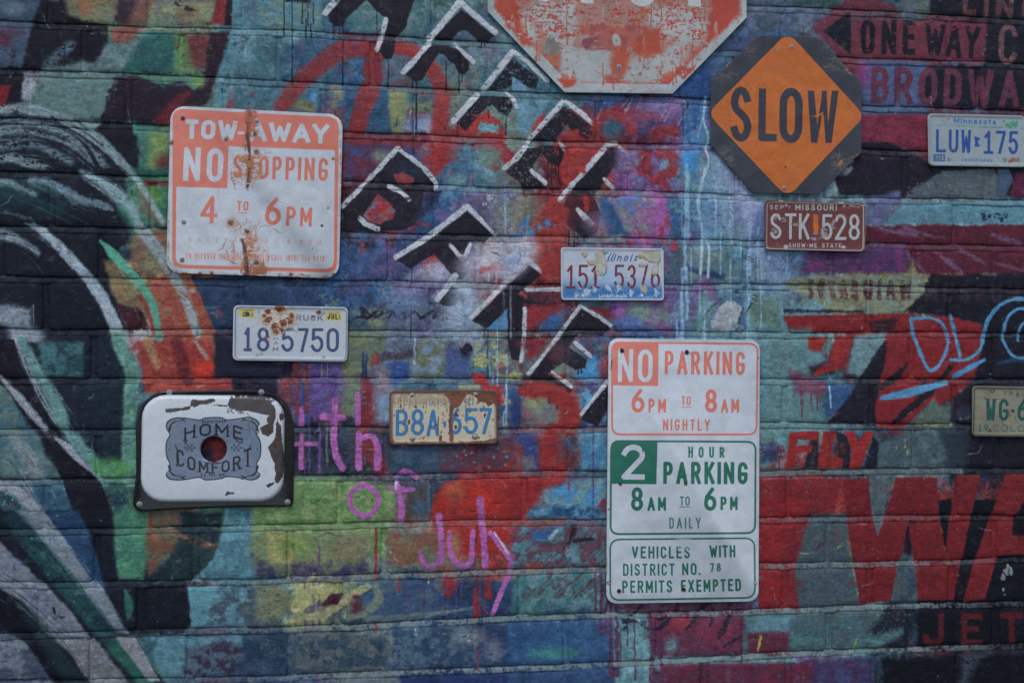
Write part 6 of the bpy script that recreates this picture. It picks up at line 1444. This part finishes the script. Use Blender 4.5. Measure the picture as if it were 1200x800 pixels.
c.text('10000', (475, 639), (660, 643), 34, 7, (52, 92, 152), gap=.28); c.text('lakes', (682, 643), (832, 647), 42, 7, (52, 92, 152), gap=.28)
c.F((66, 88, 132), [(140, 552), (278, 558), (278, 645), (140, 640)], 2, 2); c.F((124, 134, 152), [(170, 570), (228, 572), (228, 628), (170, 626)], 2, 6, dry=.2); c.text('3', (180, 622), (215, 622), 44, 8, (60, 72, 110)); c.text('1', (240, 622), (262, 622), 44, 8, (150, 160, 170))
for x, y in ((320, 150), (965, 170)): c.O(x, y, 14, 13, (104, 110, 112), soft=3, rough=5)
for x, y in ((318, 620), (970, 625)): c.O(x, y, 24, 26, (112, 108, 102), soft=6, rough=12, dry=.2)
c.F((130, 76, 74), [(1015, 640), (1050, 600), (1150, 590), (1155, 640), (1060, 655), (1020, 668)], 4, 12, dry=.3); veins(c, (1010, 590, 1150, 660), 10, (150, 150, 150), 35, 6)
c.S([6, 10, 8], (118, 92, 74), [(88, 600), (96, 660), (130, 688)], 3, 6, dry=.2); c.S(8, (120, 116, 112), [(450, 676), (900, 684)], 3, 6, dry=.3)
grime(s.cv, .10, (100, 106, 108))
pressed_plate(s, painted('pale_plate_face', s.cv.image('pale_plate'), (.4, .55), .0026, .0004, fine=.04))
# green on cream, right edge
s = plate('dull cream plate with dark green WG characters at the right edge', [(1140.3, 452), (1252, 454), (1253, 512), (1138.6, 511)], (118, 117, 103), 56)  # cream base partly darkened to carry the lens dimming at this edge
c = s.cv.at(1130, 440, 10); TG = (20, 74, 74)
pnum(c, [('G', 408, 522, 521), ('6', 625, 740, 523)], 248, 34, TG); c.F(TG, [(260, 272), (296, 272), (302, 420), (314, 350), (328, 420), (334, 272), (372, 272), (352, 520), (322, 520), (312, 460), (302, 520), (268, 520)], 1.5, 1, z=.95)
c.F((28, 70, 64), [(555, 395), (590, 395), (590, 430), (555, 430)], 2, 3)
c.text('TRAILER', (462, 234), (900, 240), 52, 9, (44, 78, 74), gap=.5); c.text('19', (172, 650), (280, 651), 80, 14, (28, 82, 80), gap=.4); c.text('COLORADO', (342, 652), (1120, 660), 76, 9, (40, 84, 82), gap=.22)
ring(c, 122, 140, 1210, 160, 1218, 700, 106, 690, 40, 12, (86, 66, 52)); c.S(5, (40, 84, 80), [(128, 170), (116, 660)], 2, 2); c.S(5, (40, 84, 80), [(140, 690), (1200, 700)], 2, 3)
c.O(330, 175, 26, 26, (60, 58, 54), soft=4, rough=4); c.O(330, 176, 14, 14, (112, 116, 110), soft=3, rough=3); c.O(300, 640, 30, 28, (76, 70, 62), soft=5, rough=8, dry=.2)
for p in ([(240, 255), (260, 270), (480, 274)], [(430, 525), (460, 560), (500, 610)], [(300, 350), (320, 400)], [(530, 400), (535, 480)], [(605, 470), (612, 545)], [(620, 160), (630, 270)], [(390, 560), (410, 600)]): c.S([3, 7, 3], (84, 60, 46), p, 2, 5, dry=.15)
veins(c, (150, 150, 700, 680), 20, (90, 74, 60), 36, 4)
grime(s.cv, .2, (70, 64, 56))
pressed_plate(s, painted('green_plate_face', s.cv.image('green_plate'), (.45, .6), .0026, .0005, fine=.06))

# ---- enamelled stove panel
fr = (150, 450, 5.16)
s = Plate('enamel_panel', 'white enamelled stove panel with dark chipped rim, round hole and HOME COMFORT lettering', 'panel', [(156, 457), (344.5, 457), (344.5, 599), (155, 599)], .030, .0005, (176, 182, 194), 61)
c = s.cv.at(*fr)
LBc, INK = (102, 115, 137), (28, 30, 40)
lab = [(248, 215), (290, 200), (350, 202), (430, 212), (470, 200), (560, 198), (600, 212), (680, 203), (730, 196), (775, 212), (796, 240), (778, 270), (780, 300), (800, 340), (806, 390), (800, 440), (780, 480), (780, 520), (800, 545), (782, 570), (740, 580), (680, 568), (600, 560), (560, 572), (470, 580), (430, 564), (340, 578), (290, 580), (245, 572), (228, 545), (246, 515), (250, 480), (232, 440), (226, 390), (232, 340), (250, 305), (232, 270), (230, 238)]
c.F(INK, lab, 2, 0, curve=True); c.F(LBc, [(518+(x-518)*.978, 388+(y-388)*.968) for x, y in lab], 1.5, 0, curve=True, mix=(94, 107, 130))
for sx in (1, -1):
    for sy in (1, -1):
        X = lambda x: 516+sx*(516-x); Y = lambda y: 388+sy*(388-y)
        for p, w in (([(262, 262), (245, 285), (262, 240), (300, 222)], [3, 8, 3]), ([(300, 226), (335, 208), (350, 202)], [3, 7, 2]), ([(256, 250), (270, 232), (290, 222)], [4, 9, 2]), ([(248, 290), (252, 262)], [2, 6]), ([(320, 214), (345, 222)], [3, 6])): c.S(w, INK, [(X(a), Y(b)) for a, b in p], 1.2, .5)
def curved(st, foot, h, w, x0, x1):
    ws = [GLYPH[ch][0] for ch in st]; gap = .26; tot = sum(ws)+gap*(len(st)-1); k = (x1-x0)/tot; x = x0
    for ch, g_ in zip(st, ws):
        a, b = x, x+g_*k
        c.text(ch, (a, foot(a)), (b, foot(b)), h((a+b)/2), w, INK, up=(0, -1))
        hh = h((a+b)/2)
        for sx in ((a+4, b-4) if ch in 'HMR' else (a+4,) if ch in 'F' else ((a+b)/2,) if ch in 'T' else ()):       # little slab feet
            c.S(7, INK, [(sx-11, foot(sx)-2), (sx+11, foot(sx)-2)], .8, 0)
        x += (g_+gap)*k
Fy = lambda x: 308+((x-516)/180)**2*34
curved('HOME', Fy, lambda x: 70+abs(x-516)/180*12, 11.5, 340, 692)
c.S([7, 7], INK, [(345, 320), (346, 360)], 1, 0); c.S([6, 6, 3], INK, [(345, 360), (358, 344)], 1, 0); c.S([7, 7, 4], INK, [(640, 322), (668, 348), (690, 352), (688, 322)], 1, 0)
Cy = lambda x: 536-((x-516)/226)**2*48
curved('COMFORT', Cy, lambda x: 66+(abs(x-516)/226)**2*46, 11.5, 292, 746)
c.S([3, 8, 5], INK, [(284, 362), (300, 410), (306, 470)], 1, 0); c.S([5, 7, 3], INK, [(700, 392), (722, 400), (744, 362)], 1, 0); c.S([8, 5], INK, [(296, 494), (290, 480)], 1, 0)
c.text('REGISTERED', (446, 234), (592, 232), 17, 3.6, INK, gap=.4, soft=.8); c.text('U.S. PAT. OFF', (440, 556), (584, 556), 17, 3.6, INK, gap=.35, soft=.8)
for x in (372, 655):
    c.O(x, 383, 4, 7, INK, soft=1, rough=0)
    for a in (0, 55, 125, 180, 235, 305):
        dx, dy = math.cos(R(a)), math.sin(R(a)); c.S([3, 3], INK, [(x+dx*10, 383+dy*8), (x+dx*(38 if a % 180 == 0 else 26), 383+dy*22)], .8, 0); c.O(x+dx*(28 if a % 180 == 0 else 24), 383+dy*20, 5, 5, INK, soft=1, rough=0)
for x in (247, 782): c.O(x, 393, 4, 4, INK, soft=1, rough=0)
c.S([3, 6, 5, 3], INK, [(452, 462), (480, 474), (520, 480), (560, 472)], 1, 3, dry=.2); c.S([4, 4], (160, 166, 176), [(452, 454), (480, 468)], 1, 2)
CH = (62, 56, 60); CB = (60, 46, 40)
for pts in ([(228, 150), (260, 148), (340, 138), (382, 130), (372, 152), (340, 158), (260, 168), (230, 168)], [(380, 100), (395, 92), (450, 96), (520, 84), (530, 104), (500, 116), (440, 126), (400, 140), (378, 128)], [(500, 122), (600, 126), (600, 134), (500, 128)],
            [(600, 120), (622, 70), (640, 82), (760, 88), (830, 88), (870, 120), (892, 150), (896, 200), (880, 240), (880, 290), (850, 312), (812, 300), (796, 262), (830, 246), (848, 236), (838, 212), (856, 186), (790, 174), (700, 160), (640, 150), (610, 138)],
            [(914, 180), (930, 172), (944, 190), (940, 216), (922, 222), (910, 202)], [(892, 232), (906, 222), (924, 250), (932, 340), (944, 440), (938, 560), (905, 600), (888, 596), (890, 480), (864, 440), (850, 380), (874, 350), (890, 320)],
            [(832, 612), (850, 600), (888, 588), (880, 606), (846, 622)], [(586, 668), (602, 646), (612, 652), (636, 652), (640, 660), (610, 664), (590, 674)], [(862, 120), (882, 128), (878, 140)]):
    c.F(CH, pts, 1.5, 4, mix=CB, z=.35)
veins(c, (600, 90, 930, 300), 30, CH, 44, 6)
c.F(CH, [(640, 60), (830, 60), (900, 90), (860, 110), (760, 100), (650, 92)], 3, 8, dry=.25)
grime(s.cv, .05, (110, 116, 130))
M_en = painted('enamel_face', s.cv.image('stove_panel'), (.22, .34), .0004, .00012, fine=.02, spec=.5)
hx, hz = (float(q) for q in s.loc(150+518/5.16, 450+393/5.16))
wl_ = s.lp([(84, 66), (948, 66), (948, 710), (84, 710)], fr)
x0, x1 = wl_[0][0], wl_[1][0]; z1, z0 = wl_[0][1], wl_[2][1]
ccx, ccz = (x0+x1)/2, (z0+z1)/2
def wr(i, r=.064): return [(x+ccx, z+ccz) for x, z in rrect(x1-x0, z1-z0, r, i)]
def circ(r): return [(hx+r*math.cos(2*math.pi*i/64), hz+r*math.sin(2*math.pi*i/64)) for i in range(64)]
s.mid = (hx, hz)
rh = 78/5.16/420
s.part('enamel_cover', [(wr(-.001), .012), (wr(0), .017), (wr(.0015), .0225), (wr(.004), .0265), (wr(.008), .0290), (wr(.014), .0300), (circ(rh+.006), .0304), (circ(rh+.0025), .0298), (circ(rh+.0008), .0285), (circ(rh), .026), (circ(rh), .014)], M_en, fill=False, sharp=60)
M_rim = plain('dark_enamel', (.007, .008, .012), .2, 0, .5, 25, .0006)
n, l = M_rim.node_tree.nodes, M_rim.node_tree.links
M_rust = plain('rusted_rim', (.05, .034, .028), .6)
fo = [(120, 84), (170, 54), (250, 40), (520, 36), (790, 36), (880, 58), (950, 110), (990, 180), (1002, 280), (1003, 480), (1001, 620), (1000, 700), (990, 733), (960, 742), (700, 744), (500, 750), (300, 758), (110, 768), (62, 768), (34, 745), (26, 710), (32, 640), (44, 540), (45, 400), (44, 260), (60, 170), (84, 120)]
fl = [tuple(p) for p in spline(s.lp(fo, fr), 4, True)]
def fs_(i): m_ = max(math.hypot(x-hx, z-hz) for x, z in fl); return [(hx+(x-hx)*(1-i/.2), hz+(z-hz)*(1-i/.2)) for x, z in fl]
s.part('rim', [(fs_(0), .006), (fs_(0), .0105), (fs_(.0015), .0125), (fs_(.004), .013), (fs_(.008), .0122), (wr(-.006), .0125), (wr(-.003), .0118), (wr(.004), .011)], M_rim, fill=False, sharp=60)
for x, y in ((248, 50), (806, 48), (66, 728), (965, 715)): s.bolt(150+x/5.16, 450+y/5.16, y=.0125, r=.0052)
